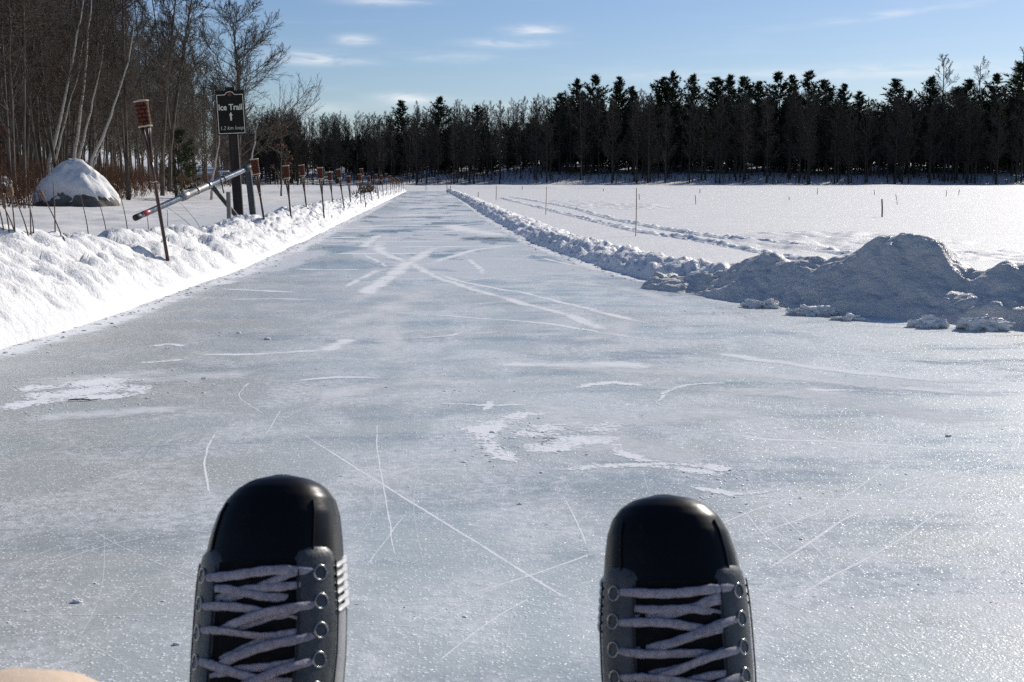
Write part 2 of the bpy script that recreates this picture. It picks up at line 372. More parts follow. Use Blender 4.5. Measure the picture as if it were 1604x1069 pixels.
# ------------------------------------------------------------------ ground heights
YS = 228.0                                             # far shore
def xeL(y): return np.interp(y, [0, 3, 5, 7.1, 9, 10.5, 14, 20, 60, 125], [-3.6, -3.1, -2.8, -2.55, -2.36, -2.27, -2.12, -2.06, -2.02, -2.0]) + .05 * vn(y * 1.1, y * 0 + 3, 4)
def xeR(y): return np.interp(y, [0, 5.6, 6.6, 7.15, 7.8, 8.5, 9.0, 10.5, 13.1, 19, 33, 60, 125], [11, 9.0, 6.4, 5.0, 3.94, 3.4, 3.08, 2.47, 2.05, 1.72, 1.68, 1.85, 1.95]) + .05 * vn(y * 1.3, y * 0 + 8, 6)
def land(x, y):
    s1 = (-8 - .105 * y) - x + 2.5 * vn(y / 14, y * 0, 31)
    s2 = y - YS - 6 * vn(x / 30, x * 0 + 2, 33)
    return s1, s2
def ground(x, y):
    x = np.asarray(x, float); y = np.asarray(y, float)
    s1, s2 = land(x, y)
    z = np.where(x > 0, .085, .03) + .02 * fbm(x / 3.5, y / 3.5, 3, 11) + .05 * fbm(x / 17, y / 17, 2, 12) * sst(8, 40, np.abs(x))
    z = z + .11 * sst(-4.5, -8, x) * (fbm(x * .9, y * .7, 4, 41))
    a = np.clip(s1, 0, None); z = z + 5.5 * (1 - np.exp(-a * .12 / 5.5)) * sst(0, 2, a) + .12 * sst(0, 4, a) * fbm(x / 2.5, y / 2.5, 3, 14)
    b = np.clip(s2, 0, None); z = z + 6.5 * (1 - np.exp(-b * .14 / 6.5)) + .5 * sst(0, 10, b) * fbm(x / 9, y / 9, 3, 15)
    return z
def ridge(x, y):                                       # the ploughed banks of the far side of the loop
    c1 = 147 + .02 * x + 1.2 * vn(x / 18, x * 0, 21); c2 = 121.5 + .5 * vn(x / 6, x * 0, 22); c3 = 205 + 1.5 * vn(x / 14, x * 0, 23)
    z = .42 * np.exp(-((y - c1) / .9) ** 2) * (1 + .7 * vn(x / 3, y / 3, 24)) * sst(-32, -25, x)
    z = z + .30 * np.exp(-((y - c2) / .6) ** 2) * (1 + .5 * vn(x / 1.3, y, 25)) * sst(-14, -10, x) * sst(3.5, 2.2, x)
    z = z + .25 * np.exp(-((y - c3) / 1.4) ** 2) * (1 + .9 * vn(x / 5, y / 5, 26))
    cl = 95 - .6 * (x + 14)
    z = z + .3 * np.exp(-((y - cl) / 1.6) ** 2) * sst(-3.5, -6, x) * sst(-24, -18, x)
    return z
def sheet(x, y):
    z = ground(x, y) + ridge(x, y)
    hole = sst(xeL(y) - .5, xeL(y) - .2, x) * sst(xeR(y) + .5, xeR(y) + .2, x) * sst(123, 121, y)
    return z * (1 - hole) + (-.08) * hole

# left bank: q is the distance beyond the ice edge
def bankL(q, y):
    H = np.interp(y, [0, 6, 8, 9.5, 12, 14, 20, 40, 118, 122], [.66, .64, .58, .50, .40, .37, .35, .33, .30, .05]) * (1 + .22 * vn(y * .55, y * 0, 51))
    base = np.interp(q / .78, [-.1, 0, .03, .15, .5, .85, 1.0, 1.25, 1.9, 2.8], [-.15, -.02, .16, .30, .68, .96, 1., .93, .35, 0.])
    return base * H - .03 * sst(1.9, 2.2, q)
def bankL_full(x, y):
    q = xeL(y) - x; env = sst(.02, .2, q) * sst(2.15, 1.5, q)
    s = q * 1.0 + .0 * y; yy = y + .75 * q                # thrown diagonally
    z = bankL(q, y)
    z = z + env * (.10 * fbm(q * 2.4, yy * 2.4, 3, 61) + .15 * (lumps(q * 2.4, yy * 4.2, 62) - .25) + .085 * (lumps(q * 4.6, yy * 11, 63) - .2) + .030 * fbm(q * 12, yy * 22, 3, 64))
    return z
def bankR(q, y):
    H = np.interp(y, [0, 9.7, 10.8, 12, 16, 20, 40, 90, 119, 122], [.02, .03, .21, .20, .155, .15, .17, .21, .22, .06]) * (1 + .35 * vn(y * .6, y * 0, 52))
    base = np.interp(q, [-.08, 0, .03, .1, .25, .36, .5, .75, 1.1], [-.12, -.03, .15, .4, .9, 1., .85, .45, .2])
    return base * H - .05 * sst(.9, 1.1, q)
def bankR_full(x, y):
    q = x - xeR(y); env = sst(.0, .12, q) * sst(1.05, .6, q); yy = y - .4 * q
    return bankR(q, y) + env * (.06 * fbm(q * 3, yy * 3, 3, 71) + .062 * (lumps(q * 5, yy * 3.6, 72) - .22) + .045 * (lumps(q * 10, yy * 9, 73) - .2) + .022 * fbm(q * 22, yy * 22, 2, 74))
def surf(x, y):
    x = np.asarray(x, float); y = np.asarray(y, float)
    z = np.maximum(sheet(x, y), np.where((x < xeL(y)) & (x > xeL(y) - 2.15), bankL_full(x, y), -1))
    return np.maximum(z, np.where((x > xeR(y)) & (x < xeR(y) + 1.05), bankR_full(x, y), -1))
def hit(u, v, y0=3., y1=260.):
    d = ray(u, v); ys = np.geomspace(y0, y1, 2500); P = CAM + ys[:, None] * d
    below = P[:, 2] < surf(P[:, 0], P[:, 1]); k = int(np.argmax(below))
    return P[k] if below.any() else gp(u, v, .05)

def axis(lo, hi, fine_lo, fine_hi, step, g=1.09):
    a = list(np.arange(fine_lo, fine_hi + 1e-6, step)); s = step; x = a[-1]
    while x < hi: s *= g; x += s; a.append(x)
    s = step; x = a[0]
    while x > lo: s *= g; x -= s; a.insert(0, x)
    return np.array(a)
xs = axis(-700, 800, -10, 12, .13, 1.045); ys = axis(-12, 1400, 2, 30, .16, 1.02)
X, Y = np.meshgrid(xs, ys)
g_ = mesh('snowfield', np.stack([X, Y, sheet(X, Y)], -1).reshape(-1, 3), grid(len(ys), len(xs)), M['snow']); tag(g_, 'snow covered frozen lake with wooded shores', kind='structure')

def rows(y0, y1, k=.0042, mn=.024):
    a = [y0]
    while a[-1] < y1: a.append(a[-1] + max(mn, k * a[-1]))
    return np.array(a)
ry = rows(2.5, 122)
q = np.concatenate([np.linspace(-.06, .12, 10), np.linspace(.14, 1.1, 44), np.linspace(1.13, 2.15, 26)])
Q, Y = np.meshgrid(q, ry); X = xeL(Y) - Q
X = X + .03 * fbm(Y * 7, Q * 7, 2, 81) * sst(0, .1, Q)
o = mesh('snow_bank', np.stack([X, Y, bankL_full(X, Y)], -1).reshape(-1, 3), grid(len(ry), len(q))[:, ::-1], M['bank']); tag(o, 'sunlit ploughed snow bank along the left edge of the ice', kind='structure')
ry = rows(7.3, 122, .0042, .022)
q = np.concatenate([np.linspace(-.06, .1, 9), np.linspace(.12, .62, 30), np.linspace(.65, 1.08, 12)])
Q, Y = np.meshgrid(q, ry); X = xeR(Y) + Q + .03 * fbm(Y * 7, Q * 7, 2, 82) * sst(0, .1, Q)
o = mesh('snow_bank', np.stack([X, Y, bankR_full(X, Y)], -1).reshape(-1, 3), grid(len(ry), len(q)), M['bank']); tag(o, 'low clumpy snow bank along the right edge of the ice', kind='structure')

# ------------------------------------------------------------------ snow pile
rl = np.array([[2.15, 11.2], [2.45, 10.85], [2.70, 10.57], [2.94, 10.22], [3.52, 9.41], [3.70, 9.16], [4.07, 8.64], [4.25, 8.4], [4.9, 7.75], [5.8, 7.2], [6.8, 6.7], [8.0, 6.0]])
dd = np.concatenate([[0], np.cumsum(np.linalg.norm(np.diff(rl, axis=0), axis=1))])
t = np.linspace(0, dd[-1], 330)
rx = np.interp(t, dd, rl[:, 0]); ryy = np.interp(t, dd, rl[:, 1])
ker = np.ones(25) / 25
rx = np.convolve(np.pad(rx, 12, 'edge'), ker, 'valid'); ryy = np.convolve(np.pad(ryy, 12, 'edge'), ker, 'valid')
tx = np.gradient(rx); ty = np.gradient(ryy); L = np.hypot(tx, ty); nx, ny = ty / L, -tx / L       # towards the ice
nx, ny = np.where(ny > 0, -nx, nx), np.where(ny > 0, -ny, ny)
Hh = np.interp(rx, [2.15, 2.45, 2.70, 2.82, 2.94, 3.15, 3.30, 3.42, 3.50, 3.58, 3.64, 3.74, 3.84, 3.94, 4.0, 4.07, 4.16, 4.25, 4.6, 5.2, 6, 8.0], [.05, .10, .20, .28, .33, .31, .33, .36, .42, .51, .54, .55, .53, .52, .42, .35, .37, .41, .43, .40, .42, .42])
Hh = Hh + .035 * fbm(t * 2.6, t * 0, 3, 90)
fw = np.interp(rx, [2.15, 2.6, 3.0, 3.7, 5, 8], [.25, .40, .58, .66, .62, .6])
qq = np.concatenate([np.linspace(-1.2, -.05, 34), np.linspace(-.02, 1.06, 70)])
T_, QQ = np.meshgrid(t, qq, indexing='ij')
prof = np.where(QQ > 0, np.interp(QQ, [0, .06, .16, .32, .5, .7, .9, 1.0, 1.06], [1, .98, .90, .72, .52, .33, .14, .02, -.10]), np.interp(-QQ, [0, .1, .25, .5, .85, 1.2], [1, .95, .74, .42, .15, -.05]))
off = np.where(QQ > 0, QQ * fw[:, None], QQ * .8)
PX = rx[:, None] + nx[:, None] * off; PY = ryy[:, None] + ny[:, None] * off
env = sst(1.03, .85, QQ) * sst(-1.15, -.9, QQ)
ZB = .07 * sst(-.1, -1.0, QQ)
PZ = ZB + prof * Hh[:, None] + env * (.09 * fbm(PX * 2.2, PY * 2.2, 3, 91) + .06 * (lumps(PX * 2.7, PY * 2.7, 92) - .25) + .032 * (lumps(PX * 6.5, PY * 6.5, 93) - .2) + .016 * (lumps(PX * 15, PY * 15, 95) - .2) + .012 * fbm(PX * 18, PY * 18, 2, 94))
crust = sst(.02, .0, np.abs(QQ - .03)) * 0
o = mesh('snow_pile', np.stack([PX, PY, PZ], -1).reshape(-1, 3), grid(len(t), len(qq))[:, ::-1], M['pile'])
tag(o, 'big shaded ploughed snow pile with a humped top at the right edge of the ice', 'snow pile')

# ------------------------------------------------------------------ ice and the marks on it
iy = axis(-6, 123, -6, 30, .5, 1.05); iy = iy[iy < 123]; ix = np.concatenate([np.linspace(-4.2, 2.6, 30), np.linspace(2.9, 12, 16)])
X, Y = np.meshgrid(ix, iy)
keep_w = np.where(Y > 12, np.minimum(X, 2.6), X)
Vi = np.stack([keep_w, Y, np.zeros_like(X)], -1).reshape(-1, 3)
fi = grid(len(iy), len(ix)); ar = np.ptp(Vi[fi][:, :, 0], axis=1); fi = fi[ar > 1e-5]
def smooth_path(pts, n=14):
    P = np.array(pts, float)
    if len(P) == 2: return P[0] + np.linspace(0, 1, 24)[:, None] * (P[1] - P[0])
    E = np.concatenate([[2 * P[0] - P[1]], P, [2 * P[-1] - P[-2]]]); out = []
    for i in range(1, len(E) - 2):
        s = np.linspace(0, 1, n, endpoint=False)[:, None]
        a, b, c, d = E[i - 1], E[i], E[i + 1], E[i + 2]
        out.append(.5 * (2 * b + (c - a) * s + (2 * a - 5 * b + 4 * c - d) * s ** 2 + (-a + 3 * b - 3 * c + d) * s ** 3))
    return np.concatenate(out + [E[-2:-1]])
RB = {k: ([], [], [], [0]) for k in ('scratch', 'powder', 'haze_powder', 'rubble', 'faint')}
zc = [0.0002]
def ribbon(kind, px, width, jit=.0):
    P = smooth_path([gp(u, v)[:2] for u, v in px]); width = np.asarray(width) * {'scratch': .8, 'rubble': 2.0}.get(kind, 1.)
    width = float(width) if width.ndim == 0 else width
    T = nrm(np.gradient(P, axis=0)); S = np.stack([-T[:, 1], T[:, 0]], 1)
    wd = np.full(len(P), width) if np.isscalar(width) else np.interp(np.linspace(0, 1, len(P)), np.linspace(0, 1, len(width)), width)
    if jit: P = P + S * (jit * fbm(P[:, 0] * 5, P[:, 1] * 5, 3, 7))[:, None]
    zc[0] += .000002
    cols = 5; f = np.linspace(-.5, .5, cols)
    V = P[:, None, :] + S[:, None, :] * (wd[:, None] * f)[:, :, None]
    V = np.concatenate([V, np.full(V.shape[:2] + (1,), zc[0])], -1)
    UV = np.stack(np.meshgrid(np.linspace(0, 1, len(P)), f + .5, indexing='ij'), -1)
    vs, qs, us, n = RB[kind]
    vs.append(V.reshape(-1, 3)); us.append(UV.reshape(-1, 2)); qs.append(grid(len(P), cols)[:, ::-1] + n[0]); n[0] += len(P) * cols
for px, wd in [
    ([(445, 662), (560, 735), (690, 815), (835, 905), (925, 962)], .016), ([(720, 935), (840, 898), (940, 862)], .012), ([(1040, 862), (1180, 800), (1290, 765)], .010),
    ([(1178, 905), (1250, 862), (1320, 815), (1380, 788)], .016), ([(1190, 968), (1300, 905), (1400, 850), (1480, 795), (1560, 740), (1604, 700)], .014),
    ([(1160, 850), (1210, 828), (1290, 800), (1350, 760), (1400, 725), (1450, 702)], .011), ([(1455, 695), (1475, 672), (1490, 650)], .012), ([(1210, 795), (1270, 850), (1300, 880)], .008),
    ([(1158, 790), (1190, 830), (1230, 865), (1275, 890)], .008), ([(1100, 772), (1250, 780), (1400, 786), (1490, 790)], .02), ([(1590, 720), (1575, 705), (1560, 697)], .012),
    ([(1604, 690), (1596, 712), (1588, 725)], .03), ([(1100, 675), (1200, 688), (1300, 692), (1450, 702), (1604, 712)], .05), ([(1390, 780), (1440, 760), (1530, 735), (1590, 722)], .022),
    ([(342, 672), (325, 705), (322, 745), (333, 785)], .013), ([(592, 650), (590, 700), (600, 760), (612, 830), (625, 900)], .008), ([(880, 770), (905, 820), (920, 860)], .008),
    ([(375, 612), (390, 600), (375, 620), (400, 640), (420, 655)], .008), ([(660, 1060), (760, 980), (850, 925)], .008), ([(1250, 910), (1400, 985), (1480, 1020)], .007), ([(640, 985), (720, 950), (780, 925)], .006),
    ([(1425, 998), (1450, 1002), (1480, 1006)], .012), ([(1570, 1025), (1600, 1032)], .02), ([(1480, 955), (1500, 962)], .012),
    ([(570, 890), (600, 850), (640, 800)], .006), ([(410, 690), (430, 660), (440, 640)], .006), ([(1110, 1000), (1300, 1040), (1500, 1069)], .005), ([(1300, 760), (1310, 800), (1330, 850)], .005), ([(40, 900), (150, 860), (280, 830)], .005)]:
    ribbon('scratch', px, wd, .006)
rnd = np.random.RandomState(3)
for k in range(240):
    y = 2.6 + 14 * rnd.rand() ** 1.3; x = rnd.uniform(-.8, .8) + rnd.uniform(-.42, .42) * y * .8 + .07 * y; a = rnd.uniform(0, math.pi); l = rnd.uniform(.5, 3.2); cv = rnd.uniform(-.5, .5)
    P = [np.array([x + math.cos(a) * s * l - math.sin(a) * cv * l * s * s, y + math.sin(a) * s * l + math.cos(a) * cv * l * s * s]) for s in (-.5, 0, .5)]
    gp_ = gp; gp = lambda u, v: np.array([u, v])
    ribbon('faint', [tuple(p) for p in P], rnd.uniform(.003, .0065)); gp = gp_
gp_ = gp; gp = lambda u, v: np.array([u, v])
for k in range(7):
    yy = np.linspace(4.5 + k * 5, 12 + k * 9, 12); ribbon('powder', [(float(xeL(y)) + .10 + .03 * k % .08, y) for y in yy], .42, .08)
    yy = np.linspace(9 + k * 5, 16 + k * 9, 12); ribbon('powder', [(float(xeR(y)) - .08, y) for y in yy], .30, .06)
for k in range(60):
    y = rnd.uniform(13, 100); x = rnd.uniform(-1.9, 1.5); l = rnd.uniform(.3, 1.6); ribbon('powder', [(x - l, y + rnd.randn() * .2 * y / 20), (x, y), (x + l, y + rnd.randn() * .3 * y / 20)], rnd.uniform(.2, .9) * y / 30)
gp = gp_
# long glide marks further off, wide with shaved ice
for px, wd in [
    ([(606, 362), (592, 380), (600, 396), (640, 412), (700, 440), (800, 470), (880, 492), (960, 520), (1060, 548)], (.5, .35, .22, .16, .16, .18, .2)),
    ([(640, 412), (720, 440), (830, 462), (950, 492), (1090, 525)], (.14, .1, .12, .16)), ([(545, 480), (580, 455), (615, 430), (660, 400), (700, 380)], (.30, .26, .30, .3, .2)),
    ([(655, 420), (700, 405), (745, 392), (800, 386), (880, 384)], (.2, .22, .2, .16)), ([(566, 392), (580, 378), (598, 366)], (.3, .3)), ([(566, 396), (590, 410), (612, 422)], (.1, .08)),
    ([(690, 350), (740, 362), (800, 372)], (.9, 1.2, .7)), ([(610, 352), (680, 355), (760, 350), (860, 351)], (.25, .3, .2)), ([(470, 380), (560, 386), (620, 390)], (.12, .1)), ([(480, 366), (600, 360)], (.2, .2)),
    ([(620, 440), (700, 442), (790, 434), (900, 431)], (.05, .08, .07)), ([(840, 402), (900, 416), (1000, 424)], (.1, .08)), ([(730, 402), (750, 420), (757, 435)], (.12, .1)),
    ([(610, 490), (720, 497), (830, 505), (940, 520), (1080, 545)], (.05, .09, .09, .06)), ([(610, 532), (690, 528), (735, 520)], (.05, .06)),
    ([(300, 555), (380, 556), (470, 552), (540, 545)], (.06, .12, .14, .10)), ([(500, 555), (530, 540), (560, 530)], (.2, .2)),
    ([(1000, 570), (1150, 582), (1300, 598), (1460, 612), (1604, 618)], (.22, .28, .22, .18)), ([(740, 572), (850, 572), (960, 572), (1060, 574)], (.14, .3, .34, .3)), ([(1080, 548), (1200, 565), (1380, 588), (1604, 606)], (.16, .2, .14)),
    ([(1350, 560), (1480, 566), (1604, 574)], (.05, .07)), ([(600, 340), (700, 336), (800, 338)], (.5, .6, .4)), ([(640, 322), (700, 320), (760, 322)], (.6, .8, .6)), ([(620, 330), (690, 328), (760, 330)], (.4, .5, .3)), ([(580, 347), (660, 343), (740, 345)], (.3, .4, .3)),
    ([(640, 309), (690, 308), (735, 310)], (1.2, 1.6, 1.2)), ([(600, 420), (560, 440), (540, 452)], (.16, .1)), ([(700, 412), (820, 408), (940, 404)], (.06, .07)), ([(860, 395), (960, 420), (1000, 432)], (.05, .05)),
    ([(440, 600), (540, 592), (620, 593)], (.06, .1, .05)), ([(350, 470), (420, 468), (500, 470)], (.1, .12, .08)), ([(330, 452), (420, 456), (480, 460)], (.12, .16, .06)), ([(1240, 550), (1400, 560), (1600, 578)], (.02, .03))]:
    ribbon('powder', px, wd, .05)
for px, wd in [
    ([(765, 690), (880, 698), (1000, 702), (1140, 722)], (.25, .5, .5, .3)), ([(760, 575), (1000, 580), (1250, 592), (1604, 612)], (.3, .5, .5, .4)), ([(0, 600), (140, 595), (330, 575)], (.4, .5, .3)),
    ([(530, 570), (600, 560), (612, 530), (600, 500), (540, 495)], (.2, .28, .3, .4, .3)), ([(440, 640), (560, 610), (700, 600), (840, 600)], (.2, .35, .4, .3)), ([(150, 600), (300, 590), (420, 580)], (.3, .4, .3)),
    ([(900, 640), (1000, 660), (1100, 650), (1250, 640)], (.3, .5, .4)), ([(500, 520), (560, 500), (640, 470), (680, 440)], (.4, .5, .5, .5)), ([(860, 440), (960, 450), (1080, 480)], (.4, .3, .3)),
    ([(700, 620), (860, 640), (1000, 700), (1150, 740)], (.3, .4, .4)), ([(1200, 590), (1400, 640), (1604, 650)], (.4, .5, .4)), ([(620, 330), (700, 335), (780, 330)], (2.2, 2.6, 2.)), ([(0, 660), (150, 650), (330, 640)], (.25, .3, .2)),
    ([(880, 540), (960, 520), (1000, 500)], (.25, .35, .3)), ([(930, 600), (1200, 615), (1500, 660)], (.3, .4, .3)), ([(540, 380), (640, 372), (760, 380)], (.9, 1.2, .8))]:
    ribbon('haze_powder', px, wd, .1)
for px, wd in [
    ([(762, 682), (830, 676), (920, 668), (1010, 664)], (.06, .16, .18, .08)), ([(0, 628), (100, 618), (180, 610), (262, 604)], (.22, .26, .24, .12)), ([(860, 742), (960, 728), (1060, 735), (1180, 748)], (.03, .06, .07, .04)), ([(1230, 610), (1340, 612), (1460, 622)], (.03, .05, .03)),
    ([(862, 742), (800, 722), (762, 698), (752, 678), (790, 660), (850, 648), (930, 650)], (.05, .07, .09, .14, .14, .10, .06)), ([(800, 690), (850, 700), (910, 690), (1000, 690)], (.12, .16, .14, .06)), ([(900, 665), (1000, 720), (1110, 730), (1175, 742)], (.08, .05, .07, .04)),
    ([(745, 625), (772, 630), (770, 640), (745, 650)], (.03, .035, .03)), ([(1030, 640), (1060, 605), (1150, 600)], (.02, .03, .02)), ([(0, 612), (80, 606), (160, 600), (245, 600)], (.14, .2, .2, .12)), ([(0, 645), (60, 632), (200, 618), (255, 612)], (.10, .14, .12, .05)),
    ([(200, 570), (260, 566), (290, 562)], (.05, .06, .04)), ([(230, 545), (265, 540), (300, 545)], (.05, .05)), ([(680, 632), (760, 634), (840, 634)], (.02, .03, .02)), ([(1120, 468), (1180, 472), (1260, 482), (1310, 492)], (.12, .18, .16, .1)),
    ([(1300, 498), (1400, 506), (1500, 512), (1604, 522)], (.12, .14, .16, .14)), ([(880, 610), (960, 600), (1020, 606)], (.05, .07, .04)), ([(1060, 760), (1150, 775), (1220, 770)], (.03, .05, .03))]:
    ribbon('rubble', px, wd, .05)
allV = [Vi]; allF = [fi]; allU = [np.zeros((len(Vi), 2))]; mi = [np.zeros(len(fi), int)]; n0 = len(Vi)
for k, key in enumerate(('scratch', 'powder', 'haze_powder', 'rubble', 'faint')):
    vs, qs, us, n = RB[key]; V = np.concatenate(vs); Qd = np.concatenate(qs) + n0
    allV.append(V); allF.append(Qd); allU.append(np.concatenate(us)); mi.append(np.full(len(Qd), k + 1)); n0 += len(V)
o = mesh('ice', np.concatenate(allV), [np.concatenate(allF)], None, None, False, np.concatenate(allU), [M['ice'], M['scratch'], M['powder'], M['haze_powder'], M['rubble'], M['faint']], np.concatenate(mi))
tag(o, 'cleared skating trail of scratched grey blue ice', kind='structure')

# crumbs of snow and ice scattered on the trail
ICO = None
def ico(sub=1):
    t_ = (1 + 5 ** .5) / 2
    v = [(-1, t_, 0), (1, t_, 0), (-1, -t_, 0), (1, -t_, 0), (0, -1, t_), (0, 1, t_), (0, -1, -t_), (0, 1, -t_), (t_, 0, -1), (t_, 0, 1), (-t_, 0, -1), (-t_, 0, 1)]
    f = [(0, 11, 5), (0, 5, 1), (0, 1, 7), (0, 7, 10), (0, 10, 11), (1, 5, 9), (5, 11, 4), (11, 10, 2), (10, 7, 6), (7, 1, 8), (3, 9, 4), (3, 4, 2), (3, 2, 6), (3, 6, 8), (3, 8, 9), (4, 9, 5), (2, 4, 11), (6, 2, 10), (8, 6, 7), (9, 8, 1)]
    v = [np.array(a) / np.linalg.norm(a) for a in v]
    for _ in range(sub):
        c = {}; nf = []
        def mid(a, b):
            k = (min(a, b), max(a, b))
            if k not in c: m = v[a] + v[b]; v.append(m / np.linalg.norm(m)); c[k] = len(v) - 1
            return c[k]
        for a, b, d in f:
            x, y, z = mid(a, b), mid(b, d), mid(d, a); nf += [(a, x, z), (b, y, x), (d, z, y), (x, y, z)]
        f = nf
    return np.array(v), np.array(f)
I0, IF0 = ico(0); I1, IF1 = ico(1); I4, IF4 = ico(4)
mb = MB(); rnd = np.random.RandomState(8)
def crumb(x, y, r):
    s = r * np.array([rnd.uniform(.7, 1.4), rnd.uniform(.7, 1.4), rnd.uniform(.18, .38)])
    mb.add(I0 * (1 + .35 * (rnd.rand(12, 1) - .5)) * s + [x, y, s[2] * .5], T=IF0)
for k in range(1500):
    y = 2.6 + 22 * rnd.rand() ** 1.8; x = rnd.uniform(float(xeL(y)), min(float(xeR(y)), .62 * y + .4)); crumb(x, y, .0015 + .005 * rnd.rand() ** 3)
for (u, v, ru, rv, n, r) in [(170, 605, 150, 20, 420, .012), (60, 640, 90, 20, 160, .010), (860, 690, 90, 30, 260, .010), (1120, 740, 70, 14, 130, .010), (260, 545, 60, 10, 70, .011), (780, 600, 160, 25, 160, .009), (1250, 485, 200, 10, 220, .016), (370, 520, 60, 12, 20, .02),
                        (790, 710, 40, 20, 90, .012), (1180, 775, 120, 20, 120, .008), (480, 580, 150, 25, 120, .010), (1350, 590, 200, 25, 140, .008), (560, 452, 160, 16, 130, .014), (980, 500, 100, 20, 100, .012)]:
    for k in range(n):
        p = gp(u + rnd.randn() * ru * .6, v + rnd.randn() * rv * .6)
        if float(xeL(p[1])) < p[0] < float(xeR(p[1])) + .1: crumb(p[0], p[1], r * (.14 + .7 * rnd.rand() ** 3.5))
for y in np.geomspace(4, 60, 900):
    crumb(float(xeL(y)) + abs(rnd.randn()) * .12, y + rnd.randn() * .1, .006 + .018 * rnd.rand() ** 2)
    if y > 8: crumb(float(xeR(y)) - abs(rnd.randn()) * .13, y + rnd.randn() * .1, .006 + .02 * rnd.rand() ** 2)
o = mb.obj('snow_crumbs', M['bank'], None, False); tag(o, 'loose crumbs of snow and ice scattered over the trail', kind='stuff')
# larger lumps, each on its own
for (u, v, r, lab) in [(122, 943, .016, 'clear ice lump lying alone at the lower left of the ice'), (772, 678, .016, 'grey snow lump at the tip of the white scrape mark'), (848, 741, .010, 'small white lump at the lower end of the scrape mark'),
                       (1486, 684, .016, 'round white lump beside the scratches at right'), (419, 532, .028, 'white snow lump on the ice, nearest the left bank'), (374, 522, .022, 'flat white snow lump left of another on grey ice'), (320, 594, .018, 'small white lump beside the patch of rubble'),
                       (814, 790, .010, 'clear glinting ice bit between the two skates'), (277, 1010, .010, 'glinting ice bit just left of the left skate')]:
    p = gp(u, v); s = np.array([1.3, 1., .55]) * r * .62
    d = 1 + .5 * (fbm(I1[:, 0] * 2 + u, I1[:, 1] * 2 + I1[:, 2] * 1.7 + v, 2, 5))
    o = mesh('snow_lump', I1 * d[:, None] * s, IF1, M['bank'], None, False); o.location = (p[0], p[1], s[2] * .45); tag(o, lab, 'snow lump')
# broken slabs at the foot of the pile
for i, (u, v, wx, wy, hz, rz, lab) in enumerate([(1195, 477, .30, .14, .05, -.35, 'sunlit broken snow slab at the left foot of the shaded pile'), (1272, 489, .34, .13, .05, -.3, 'long thin snow slab at the middle foot of the shaded pile'), (1330, 497, .22, .08, .03, -.3, 'narrow flat snow slab against the shaded pile'),
                                             (1450, 508, .26, .10, .05, -.4, 'crumbly white snow ridge at the foot of the pile'), (1545, 512, .34, .12, .06, -.15, 'flat topped snow slab near the right picture edge')]):
    p = gp(u, v + 5); s = np.array([wx * .62, wy * .8, hz * .75]); c, n = math.cos(rz), math.sin(rz)
    V = I4 * (.8 + 1.3 * fbm(I4[:, 0] * 2.2 * wx / .25 + i * 7, I4[:, 1] * 2.6 + I4[:, 2] * 1.5, 5, 40 + i) + .5 * lumps(I4[:, 0] * 2.5 + i, I4[:, 1] * 2 + I4[:, 2], 44 + i))[:, None] * s * np.array([.62, .62, 1.0]); V[:, 2] = np.maximum(V[:, 2], -hz * .4)
    V = np.stack([V[:, 0] * c - V[:, 1] * n, V[:, 0] * n + V[:, 1] * c, V[:, 2]], 1)
    o = mesh('snow_slab', V, IF4, M['bank']); o.location = (p[0], p[1], hz * .4); tag(o, lab, 'snow slab')
# twig on the ice
p = gp(107, 629); mb = MB(); mb.add(*tubes([[0, 0, .006], [.05, .01, .008], [.1, -.01, .006], [.15, -.005, .012]], [.003, .003, .0025, .001], 5)); mb.add(*tubes([[.05, .01, .008], [.08, .03, .012]], [.002, .001], 4))
o = mb.obj('twig', M['twig']); o.location = p; tag(o, 'thin dark twig lying in the rubble on the ice at left', 'twig')

# packed smooth snow behind the left bank
pl = np.array([gp(u, v, .04)[:2] for u, v in [(60, 372), (200, 352), (330, 332), (395, 322), (470, 314), (560, 308), (560, 316), (480, 330), (400, 352), (330, 372), (240, 395), (120, 400)]])
c0 = pl.mean(0); V = [c0]; n = len(smooth_path(list(pl) + [pl[0]]))
sp_ = smooth_path(list(pl) + [pl[0]], 10)
rings = np.linspace(.0, 1, 14); V = np.concatenate([c0 + (sp_ - c0) * r for r in rings])
Z = ground(V[:, 0], V[:, 1]); Z = Z + .008 - .04 * np.repeat(sst(.75, 1, rings), len(sp_))
o = mesh('pond_ice', np.stack([V[:, 0], V[:, 1], Z], 1), grid(len(rings), len(sp_)), M['packed']); tag(o, 'smooth grey wind packed ice behind the left bank', kind='structure')

# ruts on the right
for px, amp in [([(784, 311), (824, 320), (910, 341), (997, 361), (1083, 374), (1170, 391), (1256, 406), (1330, 415)], 1.), ([(800, 309), (887, 324), (939, 338), (1026, 356), (1141, 373), (1256, 386), (1354, 403), (1400, 409)], 1.)]:
    C = smooth_path([gp(u, v, .09)[:2] for u, v in px], 90); T = nrm(np.gradient(C, axis=0)); S = np.stack([-T[:, 1], T[:, 0]], 1)
    f = np.linspace(-.2, .2, 24); XY = C[:, None] + S[:, None] * f[None, :, None]; x, y = XY[..., 0], XY[..., 1]
    pr = .028 * np.exp(-(f / .07) ** 2) - .04 * sst(.13, .2, np.abs(f)); e = sst(.18, .08, np.abs(f))
    z = ground(x, y) + pr * (1 + 1.2 * vn(x * 1.5, y * 1.5, 3)) + e * (.046 * (lumps(x * 6, y * 4, 5) - .2) + .022 * fbm(x * 9, y * 9, 3, 6)) + .006
    o = mesh('rut', np.stack([x, y, z], -1).reshape(-1, 3), grid(len(C), len(f)), M['bank']); tag(o, kind='structure')
